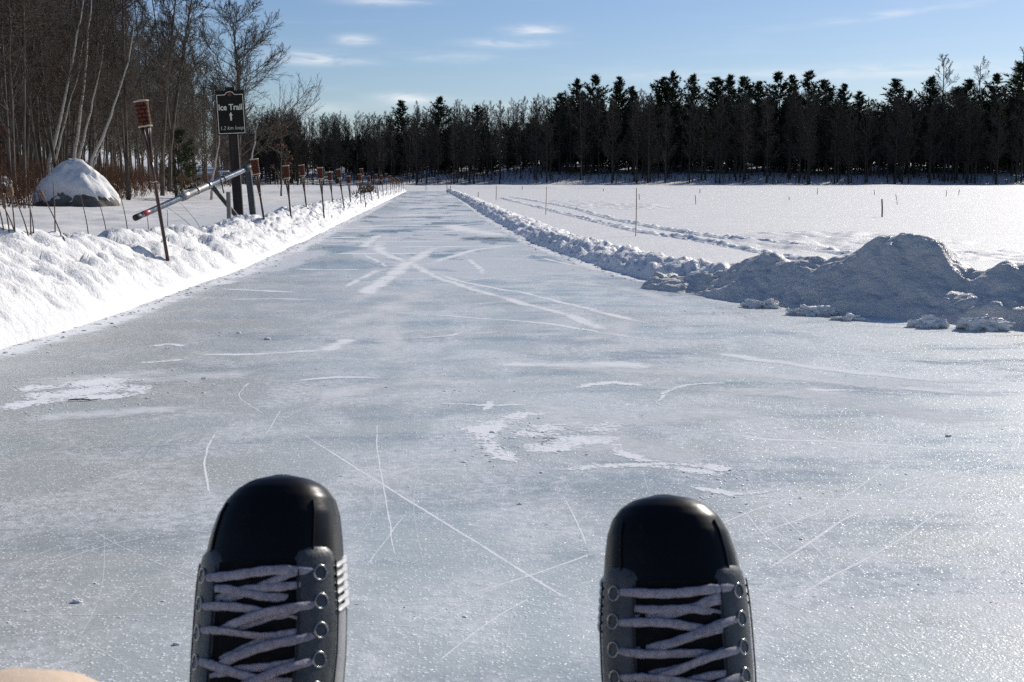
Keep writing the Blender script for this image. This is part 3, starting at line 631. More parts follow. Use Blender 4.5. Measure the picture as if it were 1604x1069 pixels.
# wind ripples and trampled snow near the pile
for (u, v, lx, ly, am) in [(1290, 383, 1.7, 3.2, .05), (1330, 372, 2.2, 3.5, .05), (1560, 398, 1.6, 1.8, .05), (960, 322, 2.5, 9, .06), (910, 317, 2.0, 8, .05)]:
    p = gp(u, v, .1); a, b = np.meshgrid(np.linspace(-1, 1, 90), np.linspace(-1, 1, 90)); x = p[0] + a * lx; y = p[1] + b * ly
    e = sst(1, .5, np.hypot(a, b)); z = ground(x, y) - .02 + e * (.028 + am * (lumps(x * 2.6, y * 1.9, 15) - .2) + am * .8 * fbm(x * 3, y * 3, 3, 16))
    o = mesh('trampled_snow', np.stack([x, y, z], -1).reshape(-1, 3), grid(90, 90), M['snow']); tag(o, kind='structure')

# ------------------------------------------------------------------ torches
def torch(base, top, label, group='bamboo torches standing in the snow bank', detail=True):
    base = np.asarray(base, float); top = np.asarray(top, float); ax = top - base; Ln = np.linalg.norm(ax); a = ax / Ln
    root = empty('torch', base); tag(root, label, 'torch', group)
    A = lambda d: a * d                                 # distance along the pole, local
    side = nrm(np.cross(a, [0, 1, 0])); fwd = np.cross(side, a)
    hh = .235; rh = .058; hb = Ln - hh
    k = 10 if detail else 6
    mb = MB(); P = [A(s) for s in np.linspace(-.12, hb - .30, 9)]; r = np.full(9, .0165); r[4] = .018
    mb.add(*capped(P, r, k)); mb.obj('pole', M['bamboo'], root)
    mb = MB()                                           # the pole is split and spread to carry the basket
    for j in range(7):
        t_ = j * 2 * math.pi / 7; d = side * math.cos(t_) + fwd * math.sin(t_)
        mb.add(*capped([A(hb - .34) + d * .012, A(hb - .22) + d * .020, A(hb - .10) + d * .034, A(hb + .01) + d * .045], [.0085, .0085, .008, .008], 5))
    mb.obj('split_holder', M['bamboo'], root)
    kk, ll = (28, 15) if detail else (14, 7)
    V = []; UV = []
    for i in range(ll):
        for j in range(kk + 1):
            t_ = j * 2 * math.pi / kk; s = i / (ll - 1)
            w_ = rh * (1 + .07 * s + .05 * math.sin(i * 1.9 + (j % 2) * math.pi) + .03 * math.sin(j * 2.1))
            V.append(A(hb + .006 + s * (hh - .012)) + w_ * (side * math.cos(t_) + fwd * math.sin(t_))); UV.append((j / kk * 9, s * 4.4))
    bk = mesh('basket', V, grid(ll, kk + 1), M['basket'], root, True, UV)
    for s in (0, 1):
        ring = [A(hb + s * hh) + (rh * (1.05 + .05 * s)) * (side * math.cos(t_) + fwd * math.sin(t_)) for t_ in np.linspace(0, 2 * math.pi, 17)]
        mb = MB(); mb.add(*tubes(ring, np.full(17, .009), 5)); mb.obj('rim', M['twine'], bk)
    mb = MB(); mb.add(*capped([A(hb + .08), A(hb + hh - .02), A(hb + hh + .004)], [.042, .042, .03], 12)); mb.obj('fuel_can', M['black'], root)
    if detail:
        d0 = Ln * .46; ring = [A(d0) + .021 * (side * math.cos(t_) + fwd * math.sin(t_)) for t_ in np.linspace(0, 2 * math.pi, 13)]
        mb = MB(); mb.add(*tubes(ring, np.full(13, .006), 5)); mb.add(*capped([A(d0) + side * .02, A(d0) + side * .05 + np.array([0, 0, .012])], [.004, .002], 4)); mb.obj('twine_knot', M['twine'], root)
    return root
G_T = 'bamboo torches standing in the snow bank'
def torch_px(tu, tv, bu, bv, label, y=None, **kw):
    b = hit(bu, bv) if y is None else at(bu, bv, y)
    t_ = at(tu, tv, b[1]); return torch(b, t_, label, **kw)
torch_px(221, 159, 260, 391, 'nearest and tallest torch, leaning left in front of the metal pipe', y=11.6)
torch_px(398, 250, 414, 347, 'bamboo torch just right of the barrier hinge post')
torch_px(447.5, 260, 456, 342, 'bamboo torch standing by itself, second right of the sign')
torch_px(472, 259, 480, 325, 'bamboo torch with a high head behind the bank crest')
torch_px(501, 263, 507.7, 341, 'dark straight torch planted low on the bank face')
torch_px(516, 270, 521, 317, 'shorter torch just right of the dark straight torch')
torch_px(530, 265.5, 539, 326, 'torch leaning left in front of the reed clump')
torch_px(545.5, 276, 549, 317, 'small low headed torch left of the reed clump')
torch_px(563, 273, 565.5, 318, 'torch standing close behind the taller paired torch')
torch_px(565.5, 264.5, 573, 325, 'tallest torch of the pair at the reed clump')
torch_px(577, 276, 583, 316, 'torch just right of the pair, on the reeds')
torch_px(588.5, 273.5, 593, 312, 'torch halfway along the far stretch of bank')
torch_px(597, 275, 600.6, 306, 'small torch left of the upright far one')
torch_px(604.5, 272.5, 606, 305, 'upright tall headed torch before the far cluster')
for i, (u, v) in enumerate([(613, 302.5), (616.5, 302), (619.5, 301.5), (622, 301), (625, 300.5), (627.5, 300), (630, 299.5), (633, 299)]):
    b = hit(u - .5, v + 2); torch(b, b + np.array([-.06 - .02 * (i % 3), 0, 1.12 - .05 * (i % 3)]), 'tiny torch in the crowded row at the far end of the left bank', detail=False)
for (u, v, y) in [(436, 289, 150), (460, 289, 158), (482, 289, 164)]:
    b = at(u, v, y); b[2] = float(sheet(b[0], b[1])) - .02; torch(b, b + np.array([-.03, 0, 1.25]), 'speck like torch on the far loop before the dark wood', 'torches on the far side of the loop', detail=False)

# ------------------------------------------------------------------ sign
YSG = 23.0
pc = (at(339.6, 144.4, YSG) + at(385, 209.5, YSG)) / 2
root = empty('trail_sign', (float(at(373, 335, YSG)[0]), YSG + .07, 0)); tag(root, 'dark trail sign with cream lettering and arrow on a tall timber post', 'sign')
gz = float(surf(root.location.x, root.location.y)); root.location.z = gz; ro = np.array(root.location)
rotY = np.array(Matrix.Rotation(R_(-2.1), 3, 'Y') @ Matrix.Rotation(0, 3, 'X'))
rotY = np.array(Matrix.Rotation(R_(-8), 3, 'Z')) @ rotY
def sgn(x, d, z): return pc + rotY @ np.array([x, d, z]) - ro
pt = at(364.5, 200, YSG + .07) - ro; pb = np.array([0.02, 0, -.3])
d_ = nrm(pt - pb); ptop = pt + d_ * .75
mb = MB(); V, Qd = boxv((0, 0, 0), (.175, .10, np.linalg.norm(ptop - pb)), None)
zz = d_; xx = nrm(np.cross([0, 1., 0], zz)); yy_ = np.cross(zz, xx); Rm = np.stack([xx, yy_, zz], 1)
mb.add(V @ Rm.T + (pb + ptop) / 2, Qd); bevel(mb.obj('post', M['post'], root, False), .008)
W_, H_ = .555, .825
mb = MB(); V, Qd = boxv((0, -.02, 0), (W_, .032, H_)); mb.add(np.array([sgn(*v) for v in V]), Qd); board = bevel(mb.obj('board', M['signboard'], root, False), .006)
hw, hv = W_ / 2 - .028, H_ / 2 - .03
path = [(-hw, -hv), (hw, -hv), (hw, hv - .05), (.105, hv - .05)] + [(.085 * math.cos(t_), hv - .055 + .062 * math.sin(t_)) for t_ in np.linspace(.25, math.pi - .25, 12)] + [(-.105, hv - .05), (-hw, hv - .05)]
def flat_line(path, wd, d, closed=True):
    P = np.array(path); mb = MB(); n = len(P)
    for i in range(n if closed else n - 1):
        a, b = P[i], P[(i + 1) % n]; t_ = (b - a) / np.linalg.norm(b - a); s = np.array([-t_[1], t_[0]]) * wd / 2; a = a - t_ * wd * .3; b = b + t_ * wd * .3; dz = d - .00005 * i
        f = [a - s, a + s, b + s, b - s]; V = [sgn(x, dz, z) for x, z in f] + [sgn(x, d + .004, z) for x, z in f]
        mb.add(V, [[0, 1, 2, 3], [0, 4, 5, 1], [1, 5, 6, 2], [2, 6, 7, 3], [3, 7, 4, 0]])
    return mb
flat_line(path, .012, -.040).obj('border', M['cream'], root, False)
def poly(pts, d, name, mat):
    n = len(pts); V = [sgn(x, d, z) for x, z in pts] + [sgn(x, d + .005, z) for x, z in pts]
    me = bpy.data.meshes.new(name); me.from_pydata([tuple(v) for v in V], [], [list(range(n)), ] + [[i, n + i, n + (i + 1) % n, (i + 1) % n] for i in range(n)]); me.materials.append(mat)
    return link(bpy.data.objects.new(name, me), root)
zt = hv - .045
lf = []
for i in range(16):                                    # small round leafy emblem in the bump of the border
    t_ = i * 2 * math.pi / 16; r = .043 if i % 2 else .030; lf.append((r * math.cos(t_) * 1.05, zt - .004 + r * math.sin(t_) * .85))
poly(lf, -.041, 'emblem', M['emblem'])
poly([(-.016, -.145), (.016, -.145), (.016, -.05), (.034, -.05), (0, .012), (-.034, -.05), (-.016, -.05)], -.041, 'arrow', M['cream'])
def text(body, size, x, z, name, mat, shear=0., off=0., wid=None):
    cu = bpy.data.curves.new(name, 'FONT'); cu.body = body; cu.size = size; cu.align_x = 'CENTER'; cu.align_y = 'CENTER'; cu.shear = shear; cu.offset = off; cu.extrude = .002
    ob = bpy.data.objects.new(name, cu); COL.objects.link(ob); dg = bpy.context.evaluated_depsgraph_get(); me = bpy.data.meshes.new_from_object(ob.evaluated_get(dg)); bpy.data.objects.remove(ob)
    co = np.empty(len(me.vertices) * 3); me.vertices.foreach_get('co', co); co = co.reshape(-1, 3)
    if wid: co[:, 0] *= wid / np.ptp(co[:, 0])
    nv = np.array([sgn(x + c[0], -.0405 - c[2], z + c[1]) for c in co]); me.vertices.foreach_set('co', nv.ravel()); me.materials.clear(); me.materials.append(mat); me.update()
    return link(bpy.data.objects.new(name, me), root)
text('Ice Trail', .155, 0, .098, 'lettering', M['cream'], 0, .0035, .45)
text('1.2 km loop', .098, .0, -.285, 'lettering', M['pale'], .25, 0, .44)
for z in (.372, -.388):
    mb = MB(); mb.add(*capped([sgn(0, -.036, z), sgn(0, -.044, z)], [.008, .006], 8)); mb.obj('bolt', M['galv'], root)

# ------------------------------------------------------------------ lift barrier
A0, B0 = at(212, 341.5, 18.2), at(389, 263.5, 20.6); root = empty('pipe_barrier', (B0[0], B0[1], 0)); root.location.z = float(surf(B0[0], B0[1])); ro = np.array(root.location)
tag(root, 'galvanised pipe barrier arm resting aslant on a dark hinge post and brace', 'barrier')
L_ = lambda s: A0 + (B0 - A0) * s - ro
def seg(name, s0, s1, r, mat, parent=root, k=20, fl=0):
    mb = MB(); mb.add(*capped([L_(s0), L_(s0 + (s1 - s0) * .03), L_(s1 - (s1 - s0) * .03), L_(s1)], [r * .93, r, r, r * .93], k)); return mb.obj(name, mat, parent)
arm = seg('arm', .03, 1.0, .046, M['galv']); seg('end_cap', -.005, .035, .0475, M['black'], arm); seg('red_band', .055, .105, .0468, M['red'], arm)
slv = seg('sleeve', .385, .625, .058, M['worn']); seg('collar', .375, .43, .066, M['worn'], slv); seg('collar', .505, .52, .064, M['worn'], slv); seg('collar', .605, .63, .063, M['galv'], slv); seg('band', .75, .765, .051, M['dsteel'], arm)
def bar(name, p0, p1, w_, d_, mat, parent=root):
    z = nrm(p1 - p0); x = nrm(np.cross([0, 1., 0], z)); y = np.cross(z, x); V, Qd = boxv((0, 0, 0), (w_, d_, np.linalg.norm(p1 - p0))); mb = MB(); mb.add(V @ np.stack([x, y, z], 1).T + (p0 + p1) / 2, Qd); return bevel(mb.obj(name, mat, parent, False), .006)
bar('hinge_post', at(398.5, 356, 20.65) - ro, at(388, 262, 20.65) - ro, .10, .10, M['dsteel'])
seg('hinge_bracket', .955, 1.03, .06, M['dsteel'])
bar('brace', at(329, 288, 19.95) - ro, at(373, 342, 20.3) - ro, .07, .05, M['dsteel'])
bar('rest_post', at(359.5, 358, 19.9) - ro, at(357.8, 301, 19.9) - ro, .068, .07, M['greywood'])
bar('plate', at(343, 268.8, 20.1) - ro, at(358, 268.6, 20.1) - ro, .022, .10, M['white'])
ch = [at(346, 281, 19.9) - ro + np.array([.004 * math.sin(i * 2.), 0, 0]) + i * (at(350.5, 303, 19.9) - at(346, 281, 19.9)) / 8 for i in range(9)]
mb = MB(); mb.add(*capped(ch, np.full(9, .012), 6)); mb.obj('chain', M['dsteel'], root)

# ------------------------------------------------------------------ boulders
def boulder(u, vb, vt, y, wpx, label, peak=-.1):
    b = at(u, vb, y); b[2] = float(surf(b[0], b[1])) - .05; Wd = wpx / F_ * y; Hd = (vb - vt) / F_ * y + .1
    root = empty('boulder', b); tag(root, label, 'boulder')
    x, yy, z = I4.T; d = 1 + .34 * fbm(x * 1.4 + u, yy * 1.4 + z * 1.1, 4, 77)
    zz = np.clip(z, -.25, 1); pr = np.where(zz > 0, 1 - .80 * zz ** 1.1, 1)
    V = np.stack([x * Wd / 2 * d * (.55 + .62 * pr) + peak * Wd * np.clip(zz, 0, 1), yy * Wd * .40 * d * (.6 + .5 * pr), zz * Hd * (.94 + .1 * d)], 1)
    mesh('rock', V, IF4, M['rock'], root)
    me = V.copy(); n_up = I4[:, 2] * 1.15 + .16 + .24 * fbm(x * 2.5, yy * 2.5 + z, 3, 78) + .2 * I4[:, 1] - .06 * x
    th = .10 * sst(.22, .42, n_up) - .03
    S = V + nrm(I4 * [1, 1, 1.6]) * th[:, None] + np.array([0, 0, 1.]) * .02
    S = S + (.11 * fbm(x * 5, yy * 6 + z * 3, 3, 79))[:, None] * nrm(I4)
    keep = (n_up[IF4] > .2).any(1); mesh('snow_cap', S, IF4[keep], M['snow'], root)
boulder(125, 314, 251, 46, 106, 'large snow capped boulder at the edge of the left wood', -.07)
boulder(2, 303, 286, 50, 50, 'small snow topped rock cut by the left picture edge', 0)

# ------------------------------------------------------------------ reeds and stakes
def reed(bu, bv, tu, tv, label, head=0., r=.006, y=None, mat='reed', hr=.014, cat='reed', grp=None):
    b = at(bu, bv, y) if y else hit(bu, bv); t_ = at(tu, tv, b[1] + .05); t_ = t_ - b; root = empty('cattail' if head else 'reed', b); tag(root, label, cat, grp)
    bend = np.array([.02, 0, 0]); s = np.linspace(0, 1, 6)[:, None]; P = s * t_ + bend * (s * (1 - s)) - (1 - s) ** 8 * np.array([0, 0, .08])
    mb = MB(); mb.add(*capped(P, np.interp(s[:, 0], [0, 1], [r, r * .55]), 6)); mb.obj('stem', M[mat], root)
    if head:
        d = nrm(t_); n = 9; PP = [t_ - d * head * (1 - i / (n - 1)) for i in range(n)]; rr = hr * np.array([.35, .85, 1, 1.05, 1, 1, .95, .8, .3]) * (1 + .12 * np.sin(np.arange(n) * 2.3))
        mb = MB(); mb.add(*capped(PP, rr, 10)); mb.obj('seed_head', M['cattail'], root)
    return root
YR = 9.3
for a in [(15.7, 369, 3, 305, 'cattail with a long dark head at the left picture edge', .11), (24, 372, 15, 291, 'tall cattail with a fluffy pale head at far left', .085, .006, None, 'reed', .024), (7, 366, -6, 312, 'slanting dark reed cut by the left picture edge'),
          (27, 371, 2, 316, 'dark reed crossing the fluffy cattail'), (47, 374, 22, 306, 'thin reed leaning left of the stub'), (53, 368, 47, 326, 'short upright reed with a broken top'), (48, 369, 45, 303, 'hair thin upright stalk at left'),
          (86, 366, 83, 284, 'straight upright reed before the boulder', 0, .006), (101, 376, 62, 297, 'cattail leaning left before the boulder', .10, .006, None, 'reed', .012), (139, 365, 125, 303, 'reed below the right foot of the boulder'),
          (168, 366, 152, 307, 'thin reed between two darker stalks'), (200, 357, 187, 301, 'dark reed leaning left beside the boulder', .03, .007), (233, 365, 229, 330, 'short thin reed behind the barrier pipe'), (262, 361, 262, 329, 'short upright broken stalk under the pipe'),
          (305, 357, 262, 325, 'long thin stalk bent low to the left', 0, .004), (316, 356, 281, 317, 'thin pale stalk bent below the pipe sleeve', 0, .004), (42, 375, 34, 364, 'short cut dark stub on the bank at left'), (106, 378, 103, 368, 'short stub beside the leaning cattail'), (101, 378, 98, 370, 'tiny dark stub at the bank crest')]:
    y = None
    if a[0] > 130: y = float(np.interp(a[0], [130, 170, 200, 230, 320], [13, 13.5, 16, 16, 18]))
    a = list(a)
    if y:
        while len(a) < 7: a.append([0, 0, 0, 0, 0, 0., .006][len(a)])
        a.append(y)
    r_ = reed(*a, cat='cattail' if (len(a) > 5 and a[5]) else 'reed')
# a clump of dry reeds behind the torches
def clump(u, v, y, wpx, n, h, label, name='reed_clump', mat='reed', sp=.25):
    c = at(u, v, y); c[2] = float(surf(c[0], c[1])); rr = np.random.RandomState(int(u)); W2 = wpx / F_ * y / 2
    B = np.stack([rr.randn(n) * W2 * .5, rr.randn(n) * W2 * .4, np.full(n, -.03)], 1); T = B + np.stack([rr.randn(n) * sp * h, rr.randn(n) * sp * h, h * (.5 + .6 * rr.rand(n))], 1)
    mid = (B + T) / 2 + rr.randn(n, 3) * .04 * h; V, Qd = tubes(np.stack([B, mid, T], 1), np.tile([.012, .010, .005], (n, 1)) * max(1, y / 40), 3)
    o = mesh(name, V, Qd, M[mat], None, False); o.location = c; tag(o, label, 'reeds' if 'reed' in name else 'bush'); return o
clump(576, 305, 62, 26, 90, .75, 'clump of dry brown reeds behind the far torches'); clump(557, 306, 66, 18, 30, .5, 'thin clump of dry reeds left of the thicker clump')

def stake(bu, bv, tu, tv, label, z=.09, r=.009, mat='stake', grp='marker stakes in the snowfield'):
    b = gp(bu, bv, z); b[2] = float(surf(b[0], b[1])); t_ = at(tu, tv, b[1]) - b; r = max(r, .012 * b[1] / 40)
    o = mesh('marker_stake', *(lambda V, Q: (V, Q))(*capped([[0, 0, -.1] - t_ * .0, t_ * .5 + np.array([.006, 0, 0]), t_ * .985, t_], [r, r * .95, r * .9, r * .5], 8)), M[mat]); o.location = b; tag(o, label, 'stake', grp)
stake(995.5, 369, 997, 294.5, 'tallest thin tan stake beside the left rut'); stake(854.5, 336, 856, 292.5, 'thin tan stake near the bank, left of the tallest'); stake(1381.8, 340, 1381.5, 312, 'thick short grey stake standing behind the snow pile', r=.022, mat='stake_grey')
stake(1089.8, 320, 1089, 306, 'short stake in open snow right of the tallest stake', mat='stake_grey'); stake(777, 314, 777.3, 291, 'faint thin stake just right of the far bank'); stake(749, 309, 749, 301, 'tiny stake closest to the far right bank', mat='stake_grey')
stake(1001.5, 313, 1001, 304, 'tiny stake just behind the tallest stake', mat='stake_grey'); stake(1236, 314, 1236, 308, 'tiny stake left of the leaning one', mat='stake_grey'); stake(1406, 321, 1403, 305, 'thin stake leaning left above the pile'); stake(1370, 306, 1369, 298, 'tiny leaning stake left of the far pair', mat='stake_grey')
stake(1482, 308, 1482.5, 298, 'short far stake above the pile', mat='stake_grey'); stake(1501, 305, 1503, 297, 'far stake tilted right by the short far one', mat='stake_grey'); stake(1280, 305, 1280.3, 295, 'far upright stake in the middle of the field', mat='stake_grey'); stake(1096, 303, 1096.5, 296, 'far stake behind the short open one', mat='stake_grey')
stake(945, 300, 945, 296, 'speck like stake between the thin tan ones', mat='stake_grey'); stake(818, 297.5, 818, 292, 'speck like stake near the end of the trail', mat='stake_grey'); stake(700.5, 302, 700, 290, 'thin stake at the far end of the right bank', mat='stake_grey'); stake(705.5, 300, 705.5, 291, 'faint stake beside the end of the trail', mat='stake_grey')

# ------------------------------------------------------------------ trees
def children(rng, P, L, Rr, m, tmin, ang, ratio, npts, wob, up, tmax=1., rmul=.55, rmin=.006):
    B, n, _ = P.shape; t_ = tmin + (tmax - tmin) * (np.arange(m)[None] + rng.rand(B, m)) / m
    f = t_ * (n - 1); i = np.minimum(f.astype(int), n - 2); fr = (f - i)[..., None]; b = np.arange(B)[:, None]
    p = P[b, i] * (1 - fr) + P[b, i + 1] * fr; T = nrm(P[b, i + 1] - P[b, i]); r = Rr[b, i] * (1 - fr[..., 0]) + Rr[b, i + 1] * fr[..., 0]
    rv = nrm(rng.randn(B, m, 3)); pp = nrm(np.cross(T, rv)); a = np.radians(ang[0] + (ang[1] - ang[0]) * rng.rand(B, m))[..., None]
    d = nrm(T * np.cos(a) + pp * np.sin(a)); ln = (L[:, None] * ratio * (1.12 - .8 * t_) * (.6 + .7 * rng.rand(B, m)))
    K = B * m; p = p.reshape(K, 3); d = d.reshape(K, 3); ln = ln.reshape(K); out = [p]
    for k in range(npts - 1):
        p = p + d * (ln / (npts - 1))[:, None]; out.append(p); d = nrm(d + wob * rng.randn(K, 3) + np.array([0, 0, up]))
    PP = np.stack(out, 1); r0 = np.maximum(r.reshape(K) * rmul, rmin); rr = np.maximum(r0[:, None] * np.linspace(1, .3, npts)[None], rmin * .7)
    return PP, ln, rr
def trunk_line(rng, H, lean=(0, 0), wob=.02, n=14):
    s = np.linspace(0, 1, n); P = np.stack([lean[0] * H * s ** 1.2, lean[1] * H * s, s * H], 1); P[1:, :2] += np.cumsum(rng.randn(n - 1, 2) * wob * H / n * 3, 0) * .35; P[0, 2] = -.4; return P
def bare(seed, trunk, r0, c=(30, 12, 10), L1=.25, ang=((30, 60), (30, 60), (25, 65)), up=(.10, .06, .05), t0=.3, rmin=.011, k=(8, 4, 3, 3), ratios=(.5, .5), tipr=.25):
    rng = np.random.RandomState(seed); P = np.asarray(trunk)[None]; H = np.linalg.norm(trunk[-1] - trunk[0]); n = len(trunk)
    Rr = (r0 * (1 - (1 - tipr) * np.linspace(0, 1, n) ** .9))[None]; Rr[0, 0] *= 1.35
    tv = tubes(P, Rr, k[0]); mb = MB(); L = np.array([H])
    p1, l1, r1 = children(rng, P, L, Rr, c[0], t0, ang[0], L1, 7, .09, up[0], rmul=.5, rmin=rmin * 1.5); mb.add(*tubes(p1, r1, k[1]))
    p2, l2, r2 = children(rng, p1, l1, r1, c[1], .2, ang[1], ratios[0], 5, .12, up[1], rmul=.6, rmin=rmin * 1.1); mb.add(*tubes(p2, r2, k[2]))
    if c[2]:
        p3, l3, r3 = children(rng, p2, l2, r2, c[2], .15, ang[2], ratios[1], 3, .15, up[2], rmul=.6, rmin=rmin * .75); mb.add(*tubes(p3, r3, k[3]))
    return tv, mb.data()
def pine(seed, H, base=.28, wd=.2, nw=34, tuft=7, size=.42, nb=9, bw=.10):
    rng = np.random.RandomState(seed); tr = tubes(trunk_line(rng, H, (rng.uniform(-.02, .02), 0), .008, 9), np.linspace(.22, .04, 9) * H / 20, 6)
    mb = MB(); T = []
    for i in range(nw):
        s = base + (1 - base) * ((i + rng.rand() * .8) / nw); z = s * H; f = (s - base) / (1 - base)
        Lb = wd * H * (.30 + .9 * (1 - f) ** .75) * (.30 + .70 * min(1, (1 - f) * 4.2))
        for j in range(rng.randint(3, 6)):
            a = rng.rand() * 2 * math.pi; l = Lb * rng.uniform(.4, 1.22); e = rng.uniform(-.05, .3) + .55 * f
            q_ = np.linspace(0, 1, 5)[:, None]; d = np.array([math.cos(a) * math.cos(e), math.sin(a) * math.cos(e), math.sin(e)])
            P = np.array([0, 0, z]) + d * l * q_ + np.array([0, 0, .28 * l]) * q_ ** 2 - np.array([0, 0, .10 * l]) * q_
            mb.add(*tubes(P, np.linspace(.035, .012, 5) * H / 20, 3))
            m = max(3, int(tuft * l / (wd * H) + 2)); tt = .25 + .78 * (np.arange(m) + rng.rand(m)) / m
            C = np.array([0, 0, z]) + d * l * tt[:, None] + np.array([0, 0, .28 * l]) * tt[:, None] ** 2 - np.array([0, 0, .10 * l]) * tt[:, None] + rng.randn(m, 3) * [.10, .10, .05] * (H / 20)
            T.append(np.concatenate([C, np.tile(d, (m, 1))], 1))
    T = np.concatenate(T)
    C = np.repeat(T[:, :3], nb, 0); D = np.repeat(T[:, 3:], nb, 0); K = len(C)
    dr = nrm(rng.randn(K, 3) * [.8, .8, .55] + D * .75 + np.array([0, 0, .30])); sd_ = nrm(np.cross(dr, nrm(rng.randn(K, 3)))); ln = size * H / 20 * (.7 + .8 * rng.rand(K))[:, None]; wd_ = bw * H / 20 * (.7 + .6 * rng.rand(K))[:, None]
    V = np.stack([C - sd_ * wd_, C + sd_ * wd_, C + dr * ln * 1.5], 1).reshape(-1, 3)
    return tr, mb.data(), (V, np.arange(K * 3).reshape(-1, 3))
def tree_obj(name, loc, tdat, cdat, mt, mc, label, group=None, cat='tree'):
    root = empty(name, loc); tag(root, label, cat, group); mesh('trunk', tdat[0], tdat[1], mt, root); mesh('crown', cdat[0], cdat[1], mc, root, False); return root
def copy_tree(src, loc, rz, sc, tilt=0.):
    r = src.copy(); COL.objects.link(r); r.location = loc; r.rotation_euler = (tilt * math.sin(rz * 7), tilt * math.cos(rz * 5), rz); r.scale = sc
    for c_ in src.children:
        k = c_.copy(); COL.objects.link(k); k.parent = r
    return r
rng = np.random.RandomState(12)
def gz(x, y): return float(sheet(np.array(x), np.array(y)))
# birches leaning from behind the boulder
for i, (b, t_, y, r0, ext, lab) in enumerate([
        ((70, 275), (125, 18), 56, .125, 1.25, 'white birch leaning right from the left flank of the boulder, with a long clean trunk'), ((76, 278), (120, 114), 57, .085, 1.3, 'thinner birch crossing low in front of the long clean one'),
        ((112, 262), (143, 9), 58, .12, 1.25, 'pale birch rising nearly upright from behind the boulder top'), ((119, 262), (152, 120), 57, .10, 1.35, 'birch touching the upright birch at its foot and leaning right'),
        ((136, 268), (194, 110), 56, .115, 1.4, 'birch leaning hardest to the right behind the boulder'), ((143, 268), (168, 200), 58, .07, 1.3, 'short thin birch under the hardest leaning birch'),
        ((330, 296), (344, 205), 62, .085, 1.25, 'slim pale birch left of the sign post'), ((366, 300), (376, 225), 64, .06, 1.3, 'thin pale sapling birch half hidden by the sign post'), ((391, 262), (403, 190), 66, .075, 1.3, 'crooked thin birch right of the sign, behind the hinge post')]):
    p0 = at(b[0], b[1], y); p1 = at(t_[0], t_[1], y); g0 = gz(p0[0], p0[1]); s = np.linspace(0, ext, 14)[:, None]
    rg = np.random.RandomState(100 + i); d = p1 - p0; P = p0 + d * s - np.array([1, 0, 0]) * d[0] * .22 * (s * (1 - s)) * -1
    P[:, :2] += np.cumsum(rg.randn(14, 2) * .03, 0); P = P - P[0]; P[0, 2] = -.3 - max(0, p0[2] - g0)
    tv, cv = bare(200 + i, P, r0 * .74, (13, 6, 5), .20, up=(.06, .05, .05), t0=.42, rmin=.009, tipr=.22)
    root = tree_obj('birch_tree', (p0[0], p0[1], p0[2]), tv, cv, M['birch'], M['bark'], lab, 'white birches at the edge of the left wood', 'birch')
# lone spreading tree right of the grove
p = at(372, 300, 72); z0 = gz(p[0], p[1]); H = 10.2; rg = np.random.RandomState(5)
s = np.linspace(0, 1, 14)[:, None]; P = np.concatenate([.25 * np.sin(s * 3), 0 * s, s * H], 1); P[0, 2] = -.4
tv, cv = bare(304, P, .12, (40, 16, 14), .58, ((28, 62), (25, 55), (25, 60)), (.06, .05, .04), .17, .0115, ratios=(.5, .42))
tree_obj('bare_tree', (p[0], p[1], z0), tv, cv, M['bark'], M['bark'], 'wide spreading leafless tree behind the sign, outlined against the sky', None, 'tree')
# dark trees that lean or fork
for i, (b, t_, y, r0, lab) in enumerate([((264, 262), (305, -10), 60, .13, 'dark trunk curving right, left of the sign and against the sky gap'), ((253, 268), (278, -10), 59, .12, 'straight dark trunk beside the curving one'), ((276, 285), (240, 20), 63, .10, 'dark trunk leaning left behind the nearest torch head'),
                                      ((40, 285), (62, -20), 54, .13, 'dark trunk at the left, behind the tall reeds'), ((200, 285), (192, -20), 61, .12, 'dark upright trunk just left of the nearest torch')]):
    p0 = at(b[0], b[1], y); p1 = at(t_[0], t_[1], y); s = np.linspace(0, 1.3, 14)[:, None]; d = p1 - p0; P = d * s; P[:, 0] += -d[0] * .25 * (s * (1 - s / 1.3))[:, 0]; P[0, 2] = -1.2
    tv, cv = bare(320 + i, P, r0 * .72, (26, 12, 10), .22, up=(.10, .06, .05), t0=.3, rmin=.0115)
    tree_obj('bare_tree', p0, tv, cv, M['bark'], M['bark'], lab, None, 'tree')
# the grove: copies of eight grown trees
protos = []
for i in range(8):
    rg = np.random.RandomState(400 + i); Hh_ = rg.uniform(13.5, 17)
    tv, cv = bare(420 + i, trunk_line(rg, Hh_, (rg.uniform(-.08, .12), 0), .035), rg.uniform(.05, .10), (34, 13, 10), rg.uniform(.19, .27), up=(.10, .06, .05), t0=rg.uniform(.12, .35), rmin=.0088); protos.append((tv, cv))
spots = []
tries = 0
while len(spots) < 270 and tries < 20000:
    tries += 1; y = 46 + 160 * rng.rand() ** 1.2; x = rng.uniform(-.43 * y, -8 - .105 * y - 2.5); s1, s2 = land(np.array(x), np.array(y)); u = 668 + x / y * F_
    if s1 < 2.8 or u > 392 or u < -150: continue
    if 318 < u < 392 and y < 95: continue
    if any((x - a) ** 2 + (y - b) ** 2 < (1.0 if y < 80 else 2.0) for a, b in spots): continue
    spots.append((x, y))
spots.sort(key=lambda p: p[1]); used = {}
GL = 'slim dark leafless tree packed among others in the left wood'
for n, (x, y) in enumerate(spots[:170]):
    k = n % 8; sc = rng.uniform(.8, 1.12); loc = (x, y, gz(x, y))
    if k not in used:
        tv, cv = protos[k]; used[k] = tree_obj('bare_tree', loc, tv, cv, M['bark'], M['bark'], GL, 'slim dark trees of the left wood', 'tree')
    else: copy_tree(used[k], loc, rng.rand() * 6.28, (sc, sc, sc * rng.uniform(.9, 1.1)), .09)
